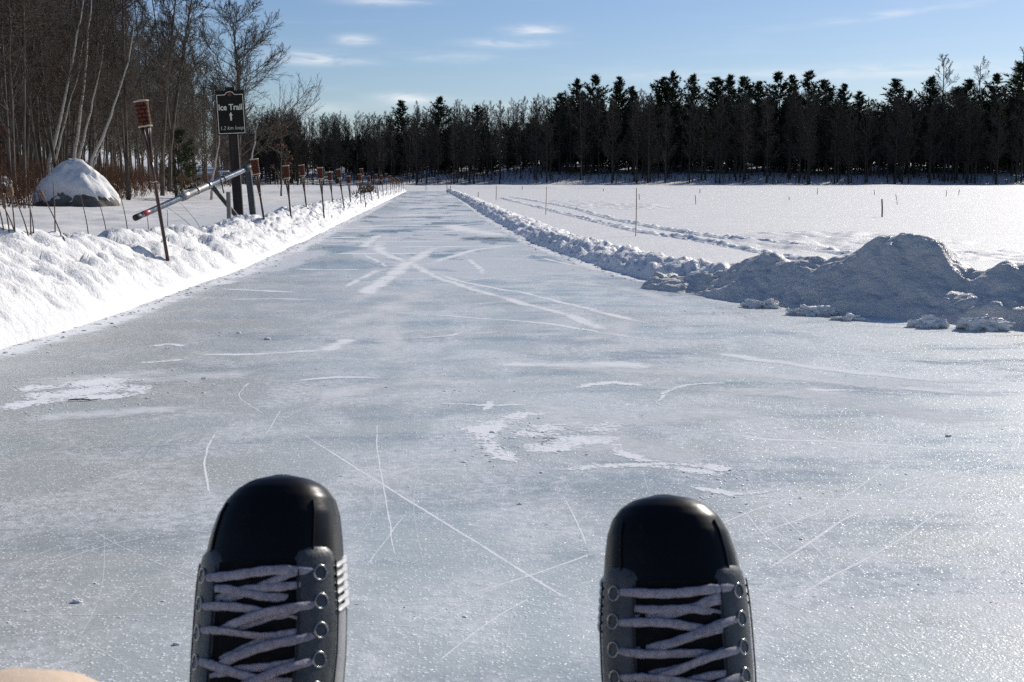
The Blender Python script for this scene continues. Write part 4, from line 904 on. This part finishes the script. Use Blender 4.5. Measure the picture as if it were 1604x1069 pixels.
def merge(name, items, mat, label):                    # a far mass nobody could count
    Vs = []; Fq = []; Ft = []; n = 0
    for dat, (x, y, z), rz, sc in items:
        V, f = dat; c, s_ = math.cos(rz), math.sin(rz); V = V * sc; V = np.stack([V[:, 0] * c - V[:, 1] * s_ + x, V[:, 0] * s_ + V[:, 1] * c + y, V[:, 2] + z], 1)
        for a in (f if isinstance(f, list) else [f]):
            (Fq if a.shape[1] == 4 else Ft).append(a + n)
        Vs.append(V); n += len(V)
    f = ([np.concatenate(Fq)] if Fq else []) + ([np.concatenate(Ft)] if Ft else [])
    o = mesh(name, np.concatenate(Vs), f, mat, None, False); tag(o, label, kind='stuff'); return o
lite = []
for i in range(5):
    rg = np.random.RandomState(500 + i); tv, cv = bare(510 + i, trunk_line(rg, 14.5, (rg.uniform(-.03, .03), 0), .015), .13, (26, 9, 6), .24, up=(.12, .08, .06), t0=.14, rmin=.016, k=(5, 3, 3, 3))
    mb = MB(); mb.add(tv[0], tv[1]); mb.add(cv[0], np.concatenate(cv[1])); lite.append(mb.data())
items = [(lite[k % 5], (x, y, gz(x, y)), rng.rand() * 6.28, rng.uniform(.85, 1.15)) for k, (x, y) in enumerate(spots[170:])]
for k in range(200):                                   # depth of the wood behind
    y = rng.uniform(62, 225); x = rng.uniform(-.52 * y, -.40 * y) if k % 2 else rng.uniform(-.43 * y, -14 - .12 * y - 6); items.append((lite[k % 5], (x, y, gz(x, y)), rng.rand() * 6.28, rng.uniform(.9, 1.25)))
merge('wood_thicket', items, M['bark'], 'dense tangle of bare trees deep in the left wood')
# undergrowth
B = []
for k in range(15000):
    y = 42 + 140 * rng.rand() ** 1.5; x = -8 - .105 * y - rng.uniform(.5, 10 + .12 * y); s1, _ = land(np.array(x), np.array(y))
    if s1 < .7 or rng.rand() > .35 + .8 * (float(vn(np.array(x * .5), np.array(y * .25), 9)) + .5): continue
    B.append((x, y, 0.))
B = np.array(B); B[:, 2] = sheet(B[:, 0], B[:, 1]) - .03; n = len(B); h = (.25 + 1.5 * rng.rand(n) ** 1.6)
T = B + np.stack([rng.randn(n) * .3 * h, rng.randn(n) * .3 * h, h], 1); Mi = (B + T) / 2 + rng.randn(n, 3) * .06; PP = np.stack([B, Mi, T], 1)
V, Qd = tubes(PP, np.tile([.012, .010, .006], (n, 1)), 3); V2, Q2, r2 = children(rng, PP, h, np.tile([.01, .008, .005], (n, 1)), 4, .3, (25, 60), .5, 3, .15, .1, rmul=.7, rmin=.006)
V2, Q2 = tubes(V2, r2, 3); mb = MB(); mb.add(V, Qd); mb.add(V2, Q2); o = mb.obj('undergrowth', M['brush'], None, False); tag(o, 'reddish brown brush and dry weeds along the foot of the left wood', kind='stuff')
# saplings with clinging brown leaves
def leafy(u, v, y, H, n, label):
    p = at(u, v, y); p[2] = gz(p[0], p[1]); rg = np.random.RandomState(int(u)); tv, cv = bare(600 + int(u), trunk_line(rg, H, (.05, 0), .03), .06, (14, 6, 5), .4, t0=.2, rmin=.010)
    root = tree_obj('sapling', p, tv, cv, M['bark'], M['bark'], label, None, 'sapling'); C = cv[0][rg.randint(len(cv[0]) // 3, len(cv[0]), n)]
    a = nrm(rg.randn(n, 3)); b = nrm(np.cross(a, rg.randn(n, 3))); s = .065; V = np.stack([C, C + (a + b * .6) * s, C + a * 2 * s, C + (a - b * .6) * s], 1).reshape(-1, 3)
    mesh('dry_leaves', V, np.arange(4 * n).reshape(-1, 4), M['oakleaf'], root, False)
leafy(440, 296, 80, 4.6, 160, 'sapling with clinging orange brown leaves right of the sign'); leafy(8, 296, 52, 2.6, 260, 'low bush of orange brown leaves at the left picture edge'); leafy(3, 60, 54, 9.5, 150, 'young tree with rusty leaves in the top left corner')
# small evergreen in the undergrowth
tr, br, nd = pine(701, 3.6, .08, .30, 16, 6, 1.0); p = at(285, 290, 63); p[2] = gz(p[0], p[1]); root = empty('pine_tree', p); tag(root, 'small dark young pine low in the left wood beside the nearest torch', 'pine'); mesh('trunk', tr[0], tr[1], M['bark'], root); mesh('crown', nd[0], nd[1], M['needles'], root, False)

# far wood: pines that stand out against the sky, each on its own
PV = [pine(720 + i, 20, b_, w_, nw, 7, sz) for i, (b_, w_, nw, sz) in enumerate([(.12, .23, 36, .42), (.22, .19, 32, .40), (.08, .25, 40, .44), (.30, .21, 28, .46), (.15, .17, 40, .36)])]
pobj = {}
PL = [(628, 160, 268, 0, 'pine at the left end of the far pines, with a narrow gap before the next'), (688, 155, 262, 2, 'lone bushy pine standing up above the end of the trail'), (748, 167, 285, 3, 'low pine top barely clearing the bare trees'), (879, 148, 270, 3, 'small pine top left of the tall twin pines'),
      (903, 127, 262, 1, 'open branched pine left of the tallest twin'), (931, 122, 255, 2, 'full dark pine reaching down to the lake shore'), (970, 122, 272, 4, 'narrow spired pine beside the full dark one'), (991, 137, 278, 4, 'small pine right of the narrow spired one'),
      (1038, 124, 268, 3, 'open pine left of the peaked one, sky showing through'), (1056, 115, 272, 1, 'peaked pine with sky showing through its branches'), (1085, 121, 264, 2, 'rounded bushy pine right of the peaked one'), (1124, 124, 268, 3, 'ragged flat topped pine, first of the ragged run'),
      (1143, 121, 275, 1, 'pine in the middle of the ragged run'), (1166, 123, 270, 3, 'broad pine in the ragged run'), (1189, 129, 266, 4, 'lower pine closing the ragged run'), (1221, 117, 268, 2, 'broad pine left of the highest dark crown'), (1242, 119, 280, 4, 'thin pine between two broad crowns'),
      (1268, 115, 262, 0, 'broad pine with the highest dark crown at centre right'), (1292, 128, 272, 3, 'pine stepping down right of the highest crown'), (1322, 133, 266, 4, 'thin ragged pine alone in a dip of the skyline'), (1348, 146, 274, 1, 'lowest pine of the dip in the skyline'),
      (1403, 127, 264, 0, 'pine with a pointed crown right of the dip'), (1424, 145, 276, 3, 'small pine right of the pointed crown'), (1459, 124, 264, 2, 'bushy pine left of the pale bare treetops'), (1500, 140, 262, 1, 'pine under the pale bare treetops'), (1517, 128, 272, 3, 'pine between two bare treetops'),
      (1560, 120, 258, 2, 'dense dark pine near the right picture edge'), (1600, 102, 250, 0, 'tallest pine cut by the right picture edge')]
def place_pine(k, loc, sc, rz, label=None, group=None):
    if k not in pobj:
        tr, br, nd = PV[k]; root = empty('pine_tree', loc); tag(root, label, 'pine', group); mesh('trunk', tr[0], tr[1], M['bark_far'], root); cb = MB(); cb.add(br[0], np.concatenate(br[1])); cb.add(nd[0], T=nd[1]); cb.obj('crown', M['needles'], root, False); pobj[k] = root; r = root
        r.scale = sc; r.rotation_euler = (0, 0, rz)
    else: r = copy_tree(pobj[k], loc, rz, sc)
    if label: r['label'] = label
    if group: r['group'] = group
    return r
for i, (u, v, y, k, lab) in enumerate(PL):
    t_ = at(u, v, y); z = gz(t_[0], y); s = (t_[2] - z) / 20.; ws = rng.uniform(1.0, 1.35)
    place_pine(k, (t_[0], y, z), (s * ws, s * ws, s), rng.rand() * 6.28, lab)
# bare treetops that rise pale above the pines
BL = []
for i in range(4):
    rg = np.random.RandomState(800 + i); tv, cv = bare(810 + i, trunk_line(rg, 17, (rg.uniform(-.02, .02), 0), .012), .17, (32, 11, 7), .25, up=(.16, .1, .08), t0=.2, rmin=.022, k=(5, 3, 3, 3)); BL.append((tv, cv))
bobj = {}
def place_bare(k, loc, sc, rz, label, group=None):
    if k not in bobj:
        tv, cv = BL[k]; mb = MB(); mb.add(tv[0], tv[1]); mb.add(cv[0], np.concatenate(cv[1])); o = mb.obj('bare_tree', M['bark_far'], None, False); bobj[k] = o; o.location = loc; o.scale = sc
    else:
        o = bobj[k].copy(); COL.objects.link(o); o.location = loc; o.rotation_euler = (0, 0, rz); o.scale = sc
    tag(o, label, 'tree', group); return o
for i, (u, v, y, lab) in enumerate([(1482, 92, 285, 'pale bare treetop rising above the pines, left of its twin'), (1536, 101, 290, 'pale bare treetop between dark pines near the right edge'), (1603, 84, 285, 'bare treetop at the right picture edge above the tallest pine'), (655, 165, 290, 'bare treetop between the two leftmost far pines'), (715, 160, 292, 'bare treetop right of the lone bushy pine'), (1020, 145, 285, 'bare treetop in the gap before the peaked pine')]):
    t_ = at(u, v, y); z = gz(t_[0], y); s = (t_[2] - z) / 17; place_bare(i % 4, (t_[0], y, z), (s * 1.1, s * 1.1, s), rng.rand() * 6, lab)
GF = 'slender dark bare tree in the front rows of the far wood'
def skyline(u): return np.interp(u, [380, 440, 480, 560, 620, 700, 760, 850, 930, 1000, 1100, 1200, 1300, 1350, 1400, 1500, 1604, 1800], [178, 176, 180, 178, 178, 170, 162, 153, 148, 148, 150, 146, 146, 156, 152, 145, 140, 135])
cnt = 0
for n in range(215):
    u = rng.uniform(395, 1640); y = YS + 1 + 26 * rng.rand() ** 1.3; x = at(u, 280, y)[0]; s1, s2 = land(np.array(x), np.array(y))
    if s2 < .8: y += 4
    z = gz(x, y); tt = at(u, skyline(u) + rng.uniform(0, 34), y)[2]; s = max(.4, (tt - z) / 17.); place_bare(n % 4, (x, y, z), (s * 1.05, s * 1.05, s), rng.rand() * 6.28, GF, 'front row trees of the far wood')
# the wood behind them as one mass
PLt = [pine(740 + i, 20, (.06, .12, .03)[i], (.20, .17, .24)[i], 26, 5, .8, nb=5, bw=.2)[2] for i in range(3)]; PTr = pine(740, 20, .3, .2, 4, 2)[0]
fl = []
for i in range(4):
    tv, cv = BL[i]; rg = np.random.RandomState(900 + i); t2, c2 = bare(910 + i, trunk_line(rg, 17, (0, 0), .012), .17, (24, 8, 4), .25, up=(.16, .1, .08), t0=.12, rmin=.03, k=(4, 3, 3, 3)); mb = MB(); mb.add(t2[0], t2[1]); mb.add(c2[0], np.concatenate(c2[1])); fl.append(mb.data())
items = []; nit = []
for n in range(860):
    u = rng.uniform(375, 1690) if n < 700 else rng.uniform(375, 720); y = YS + 12 + 80 * rng.rand(); x = at(u, 280, y)[0]; z = gz(x, y); tt = at(u, skyline(u) + abs(rng.randn()) * 10, y)[2]
    if n % 2 == 0:
        y = max(y, YS + 24); x = at(u, 280, y)[0]; z = gz(x, y)
        tt = at(u, skyline(u) + (14 if u > 870 else 34) + abs(rng.randn()) * (16 if u > 600 else 30), y)[2]; s = max(.3, (tt - z) / 20); nit.append((PLt[(n // 2) % 3], (x, y, z), rng.rand() * 6.28, s)); items.append(((PTr[0], PTr[1]), (x, y, z), 0, s))
    else:
        s = max(.3, (tt - z) / 17); items.append((fl[n % 4], (x, y, z), rng.rand() * 6.28, s))
for n in range(150):                                    # trees where the left wood turns into the far wood
    y = rng.uniform(195, 262); u = rng.uniform(340, 470); x = at(u, 280, y)[0]; s1, s2 = land(np.array(x), np.array(y))
    if max(float(s1), float(s2)) < 2: continue
    z = gz(x, y); tt = at(u, 172 + rng.rand() * 30, y)[2]; s = max(.3, (tt - z) / 17); items.append((fl[n % 4], (x, y, z), rng.rand() * 6.28, s))
n = 1700; yb = YS + 34 * rng.rand(n) ** 1.2; ub = rng.uniform(380, 1640, n); xb = np.array([at(a, 284, b)[0] for a, b in zip(ub, yb)]); ok = land(xb, yb)[1] > .3; xb, yb = xb[ok], yb[ok]; n = len(xb)
B = np.stack([xb, yb, sheet(xb, yb) - .05], 1); h = .6 + 3.2 * rng.rand(n) ** 1.6; T = B + np.stack([rng.randn(n) * .14 * h, rng.randn(n) * .14 * h, h], 1); PP = np.stack([B, (B + T) / 2 + rng.randn(n, 3) * .08, T], 1); R0 = np.tile([.05, .04, .02], (n, 1))
P2, L2, R2 = children(rng, PP, h, R0, 4, .3, (20, 55), .5, 3, .15, .1, rmul=.7, rmin=.02); mb = MB(); mb.add(*tubes(PP, R0, 3)); mb.add(*tubes(P2, R2, 3)); o = mb.obj('far_undergrowth', M['bark_far'], None, False); tag(o, 'dark shoreline brush below the far wood', kind='stuff')
merge('far_wood', items, M['bark_far'], 'dark mass of bare trees on the far shore'); merge('far_pine_wood', nit, M['needles'], 'dark evergreen mass among the bare trees on the far shore')

# ------------------------------------------------------------------ skates
def skate(T0, yaw, roll, pitch, label, flip, medial, wide=.935):
    """local axes: x right, s from the toe tip towards the heel, n out of the instep towards the sitter"""
    Sd = np.array([0, -math.cos(pitch), -math.sin(pitch)]); Nd = np.array([0, -math.sin(pitch), math.cos(pitch)]); Xd = np.array([1., 0, 0])
    Rz = np.array(Matrix.Rotation(yaw, 3, 'Z')); Rr = np.array(Matrix.Rotation(roll, 3, Vector(Sd)))
    Bm = Rz @ Rr @ np.stack([Xd, Sd, Nd], 1)
    root = empty('ice_skate', T0); tag(root, label, 'ice skate')
    W = lambda x, s, n: Bm @ np.array([x, s, n]); WA = lambda A_: np.asarray(A_) @ Bm.T
    ss = [0, .004, .010, .018, .030, .045, .062, .078, .10, .13, .16, .20, .24, .27, .285]
    hw = [.005, .024, .034, .0415, .0470, .0505, .0530, .0545, .0560, .0560, .0540, .0490, .0445, .040, .024]
    n1 = [.030, .042, .049, .054, .059, .063, .066, .068, .070, .073, .080, .095, .112, .110, .085]      # top of the instep
    hw = [h_ * wide for h_ in hw]
    n0 = [.014, .004, .001, 0, 0, 0, 0, 0, 0, 0, 0, 0, .0, .004, .02]
    f = lambda a, s: np.interp(s, ss, a)
    def cs(s, a, extra=0.):                             # a: 0 right, pi/2 top
        w_ = f(hw, s) + extra; t_ = f(n1, s) + extra; b_ = f(n0, s) - extra; c = math.cos(a); q_ = math.sin(a); e = 2 / 2.5
        x = w_ * np.sign(c) * abs(c) ** e + flip * .004 * math.sin(min(1, s / .1) * 2.2); mid = b_ + (t_ - b_) * .42
        n = mid + (t_ - mid) * abs(q_) ** e if q_ >= 0 else mid - (mid - b_) * abs(q_) ** .5
        return np.array([x, s, n])
    def surf_n(x, s):
        w_ = f(hw, s); t_ = f(n1, s); b_ = f(n0, s); mid = b_ + (t_ - b_) * .42; c = min(1., abs(x - flip * .004 * math.sin(min(1, s / .1) * 2.2)) / w_)
        return mid + (t_ - mid) * (1 - c ** 2.5) ** .4
    def loft(sl, al, extra=0., close=True):
        V = np.array([[cs(s, a, extra(s, a) if callable(extra) else extra) for a in al] for s in sl]); return V.reshape(-1, 3)
    A_ = np.linspace(0, 2 * math.pi, 49); sl = np.concatenate([np.linspace(0, .03, 14), np.linspace(.034, .285, 44)])
    mesh('boot', WA(loft(sl, A_)), grid(len(sl), len(A_)), M['boot'], root)
    # cuff round the ankle
    ring = []
    for i, s in enumerate(np.linspace(0, 1, 8)):
        for a in A_:
            ring.append([.040 * math.cos(a) * (1 + .05 * s), .236 - .036 * math.sin(a) * (1 + .05 * s) + .030 * s, .07 + .10 * s])
    cf = mesh('cuff', WA(ring), grid(8, len(A_)), M['boot'], root); so = cf.modifiers.new('thickness', 'SOLIDIFY'); so.thickness = .008
    tl = np.concatenate([np.linspace(0, .03, 18), np.linspace(.033, .088, 18)])
    ex = lambda s, a: .0022 + .0012 * sst(.074, .078, s) * 0 - .0026 * sst(.084, .088, s)
    V = loft(tl, A_, ex); toe = mesh('toe_cap', WA(V), grid(len(tl), len(A_)), M['toe'], root)
    for sg in (-1, 1):                                  # moulded seam down each side of the cap
        a = math.pi / 2 - sg * .86; P = [cs(s, a + sg * .10 * (s / .08), .0025) for s in np.linspace(.022, .084, 16)]; mb = MB(); mb.add(*tubes(WA(P), np.full(16, .0011), 6)); mb.obj('seam', M['toe'], toe)
    # welt and sole
    V = loft(sl, A_, lambda s, a: .003 if math.sin(a) < -.2 else -.002); mesh('sole', WA(V), grid(len(sl), len(A_)), M['holder'], root)
    # eyelet panels on both sides of the tongue
    eyes = {}
    for sg in (-1, 1):
        inner, outer = .44, 1.34
        sp2 = np.linspace(.055, .25, 42); bb = np.linspace(0, 1, 12); rows_ = []
        for s in sp2:
            r_ = []
            for b_ in bb:
                ai = inner + (1 - math.sqrt(max(0., 1 - (1 - min(1., (s - .055) / .012)) ** 2))) * .30; ao = outer - (1 - math.sqrt(max(0., 1 - (1 - min(1., (s - .055) / .008)) ** 2))) * .18
                ang = math.pi / 2 - sg * (ai + (ao - ai) * b_) ; edge = min(b_, 1 - b_) * 8; edge = min(1, edge) ** .5; e2 = min(1., (s - .055) / .006) ** .5
                r_.append(cs(s, ang, .001 + .0036 * edge * max(.15, e2)))
            rows_.append(r_)
        pn = mesh('eyelet_panel', WA(np.array(rows_).reshape(-1, 3)), grid(len(sp2), len(bb))[:, ::(-1 if sg > 0 else 1)], M['panel'], root)
        st_ = MB(); P = [cs(s, math.pi / 2 - sg * (inner + .07), .0054) for s in np.linspace(.069, .25, 24)]; st_.add(*tubes(WA(P), np.full(24, .0007), 5))
        P = [cs(s, math.pi / 2 - sg * (outer - .07), .0052) for s in np.linspace(.065, .25, 24)]; st_.add(*tubes(WA(P), np.full(24, .0007), 5)); st_.obj('stitching', M['boot'], pn)
        for k in range(9):
            s = .0745 + .0198 * k; ang = math.pi / 2 - sg * (.90); c = cs(s, ang, .0046); eyes[(sg, k)] = c
            tng = nrm(cs(s, ang + .05, .0046) - cs(s, ang - .05, .0046)); lng = np.array([0, 1., 0]); P = [c + .0052 * (tng * math.cos(q_) + lng * math.sin(q_)) for q_ in np.linspace(0, 2 * math.pi, 17)]
            mb = MB(); mb.add(*tubes(WA(P), np.full(17, .0008), 6)); mb.obj('eyelet', M['metal'], root)
        # silver side panel and the slanted white stripes
        sd2 = np.linspace(.095, .235, 30); cc = np.linspace(0, 1, 9); V = []
        for s in sd2:
            for b_ in cc:
                ed = min(1, min(b_, 1 - b_) * 8, (s - .095) * 120 + .05) ** .5; V.append(cs(s, math.pi / 2 - sg * (1.42 + .62 * b_ + .25 * sst(.2, .1, s) * b_), .0006 + .0016 * ed))
        mesh('side_panel', WA(V), grid(30, 9)[:, ::(-1 if sg > 0 else 1)], M['silver'], root)
        if sg == medial or sg == medial * 2:
            pass
        for k in range(6 if sg == medial else 3):
            s0 = .058 + .0062 * k; V = []
            for i in range(10):
                b_ = i / 9
                for j in range(4):
                    V.append(cs(s0 + .0105 * b_ + .0034 * j / 3, math.pi / 2 - sg * (1.95 - .62 * b_), .0040 + (.0010 if j in (1, 2) else -.002)))
            mesh('stripe', WA(V), grid(10, 4)[:, ::(-1 if sg > 0 else 1)], M['white'], root)
    # tongue
    sp2 = np.linspace(.066, .26, 30); V = [cs(s, math.pi / 2 - a, .0015 + .003 * (1 - (a / .75) ** 2)) for s in sp2 for a in np.linspace(-.75, .75, 13)]
    mesh('tongue', WA(V), grid(30, 13), M['tongue'], root)
    # laces: flat woven bands
    rg = np.random.RandomState(int(abs(T0[0]) * 1000))
    def band(p0, p1, lift0, lift1, wd, name='lace', wav=.0015, mid=.006, tw=0.):
        n = 22; q_ = np.linspace(0, 1, n); P = p0 + (p1 - p0) * q_[:, None]
        top = np.array([f(n1, s) for s in P[:, 1]]); arch = np.interp(q_, [0, .12, .3, .5, .7, .88, 1], [lift0, max(lift0, .003), mid, mid, mid, max(lift1, -.004), lift1])
        srf = np.array([surf_n(x_, s_) for x_, s_ in P[:, :2]]); P[:, 2] = srf + arch + .0035
        P[:, 1] += wav * np.sin(q_ * 6 + rg.rand() * 6) + wav * .5 * rg.randn()
        d = nrm(np.gradient(P, axis=0)); sd_ = nrm(np.cross(d, [0, 0, 1.])); tw_ = tw * np.sin(q_ * math.pi)
        V = []
        for i in range(n):
            w_ = wd / 2 * (1 - .28 * math.exp(-((q_[i]) / .09) ** 2) - .28 * math.exp(-((1 - q_[i]) / .09) ** 2)) * (1 + .08 * math.sin(i * 1.7))
            up_ = np.cross(sd_[i], d[i]); a_ = sd_[i] * math.cos(tw_[i]) + up_ * math.sin(tw_[i]); b_ = up_ * math.cos(tw_[i]) - sd_[i] * math.sin(tw_[i])
            for k in range(8):
                an = k * math.pi / 4; V.append(P[i] + a_ * w_ * math.cos(an) + b_ * .0010 * math.sin(an) * (1 + .3 * abs(math.cos(an))))
        V = np.array(V); i, j = np.meshgrid(np.arange(n - 1), np.arange(8), indexing='ij'); Qd = np.stack([i * 8 + j, i * 8 + (j + 1) % 8, (i + 1) * 8 + (j + 1) % 8, (i + 1) * 8 + j], -1).reshape(-1, 4)
        mesh(name, WA(V), Qd, M['lace'], root)
    band(eyes[(-1, 0)] + np.array([0, 0, .001]), eyes[(1, 0)] + np.array([0, -.001, .001]), .001, .0015, .0068, mid=.004)
    for k in range(8):
        a, b = eyes[(1, k + 1)], eyes[(-1, k)]; mi_ = eyes[(-1, k + 1)]
        inn = lambda sg, kk, dk: np.array([sg * .034 + flip * .004, eyes[(sg, kk)][1] + dk, 0.])
        band(eyes[(1, k + 1)] + np.array([0, 0, .0012]), inn(-1, k + 1, .0225 + .004 * rg.randn()), .001, -.0008, .0064, mid=.0048 + .0004 * rg.rand(), tw=.3 * rg.randn())
        band(eyes[(-1, k + 1)] + np.array([0, 0, .0012]), inn(1, k + 1, .0105 + .004 * rg.randn()), .001, -.0008, .0064, mid=.0028 + .0004 * rg.rand(), tw=.3 * rg.randn())
        band(inn(1, k, .002 + .003 * rg.randn()), inn(-1, k + 1, -.003 + .003 * rg.randn()), -.001, -.001, .0058, mid=.0010)
        if k == 0:
            band(inn(-1, 0, .010), inn(1, 0, .017), -.001, -.001, .0062, mid=.0020); band(inn(1, 0, .008), inn(-1, 0, .019), -.001, -.001, .0062, mid=.0012)
    # holder and blade under the sole
    mb = MB()
    for s0, s1 in ((.035, .105), (.19, .262)):
        V, Qd = boxv((0, (s0 + s1) / 2, -.022), (.030, s1 - s0, .05)); V[[0, 2, 4, 6]] *= [.6, 1, 1]; mb.add(WA(V), Qd)
    V, Qd = boxv((0, .15, -.045), (.014, .26, .014)); mb.add(WA(V), Qd); bevel(mb.obj('blade_holder', M['holder'], root, False), .004)
    P = [(s, -.052 - .012 * math.sin(max(0, min(1, (s + .0) / .3)) * math.pi) ** .4) for s in np.linspace(.004, .292, 24)]
    V = np.array([[x, s, n] for s, nb in P for x, n in ((-.0016, -.046), (.0016, -.046), (.0016, nb - .006), (-.0016, nb - .006))]); i, j = np.meshgrid(np.arange(23), np.arange(4), indexing='ij'); Qd = np.stack([i * 4 + j, i * 4 + (j + 1) % 4, (i + 1) * 4 + (j + 1) % 4, (i + 1) * 4 + j], -1).reshape(-1, 4)
    mesh('blade', WA(V), Qd, M['metal'], root, False)
    return root, W
DT = .90
tl = at(458, 752, DT); tr_ = at(1034, 782, DT)
s1_, W1 = skate(tl, R_(-1), R_(9), R_(68), 'black ice skate on the left foot, white stripes showing on its inner side', -1, 1, .885)
s2_, W2 = skate(tr_, R_(-1), R_(6), R_(68), 'black ice skate on the right foot, square to the viewer', 1, -1)

# ------------------------------------------------------------------ the sitter: only the trousered legs lie ahead of the lens
def skin_body():
    an1 = tl + W1(0, .262, .16); an2 = tr_ + W2(0, .262, .16)
    k1 = at(-10, 1100, .50); k1[2] = 1 - (1036 - VH) / F_ * .5 - .047; k2 = np.array([.16, .47, .60])
    h1 = np.array([-.11, .0, .50]); h2 = np.array([.09, .0, .50]); pel = np.array([-.01, -.06, .50]); ws = np.array([-.01, -.14, .66])
    V = [pel, h1, (h1 + k1) / 2, k1, (k1 + an1) / 2 + [0, 0, -.008], an1, h2, (h2 + k2) / 2, k2, (k2 + an2) / 2, an2, ws]
    E = [(0, 1), (1, 2), (2, 3), (3, 4), (4, 5), (0, 6), (6, 7), (7, 8), (8, 9), (9, 10), (0, 11)]
    rr = [.115, .095, .080, .066, .054, .040, .095, .080, .066, .054, .040, .12]
    me = bpy.data.meshes.new('person'); me.from_pydata([tuple(v) for v in V], E, []); o = link(bpy.data.objects.new('person', me)); me.materials.append(M['cloth'])
    md = o.modifiers.new('skin', 'SKIN'); md.use_smooth_shade = True
    for i, r in enumerate(rr): me.skin_vertices[0].data[i].radius = (r, r)
    me.skin_vertices[0].data[0].use_root = True
    sb = o.modifiers.new('sub', 'SUBSURF'); sb.levels = 2; sb.render_levels = 2
    return tag(o, 'seated skater whose beige trousered knee shows at the lower left corner', 'person')
skin_body()

SC.render.engine = 'CYCLES'
SC.cycles.max_bounces = 6; SC.cycles.diffuse_bounces = 3; SC.cycles.glossy_bounces = 3; SC.cycles.transparent_max_bounces = 12; SC.cycles.sample_clamp_indirect = 6
SC.cycles.use_denoising = False
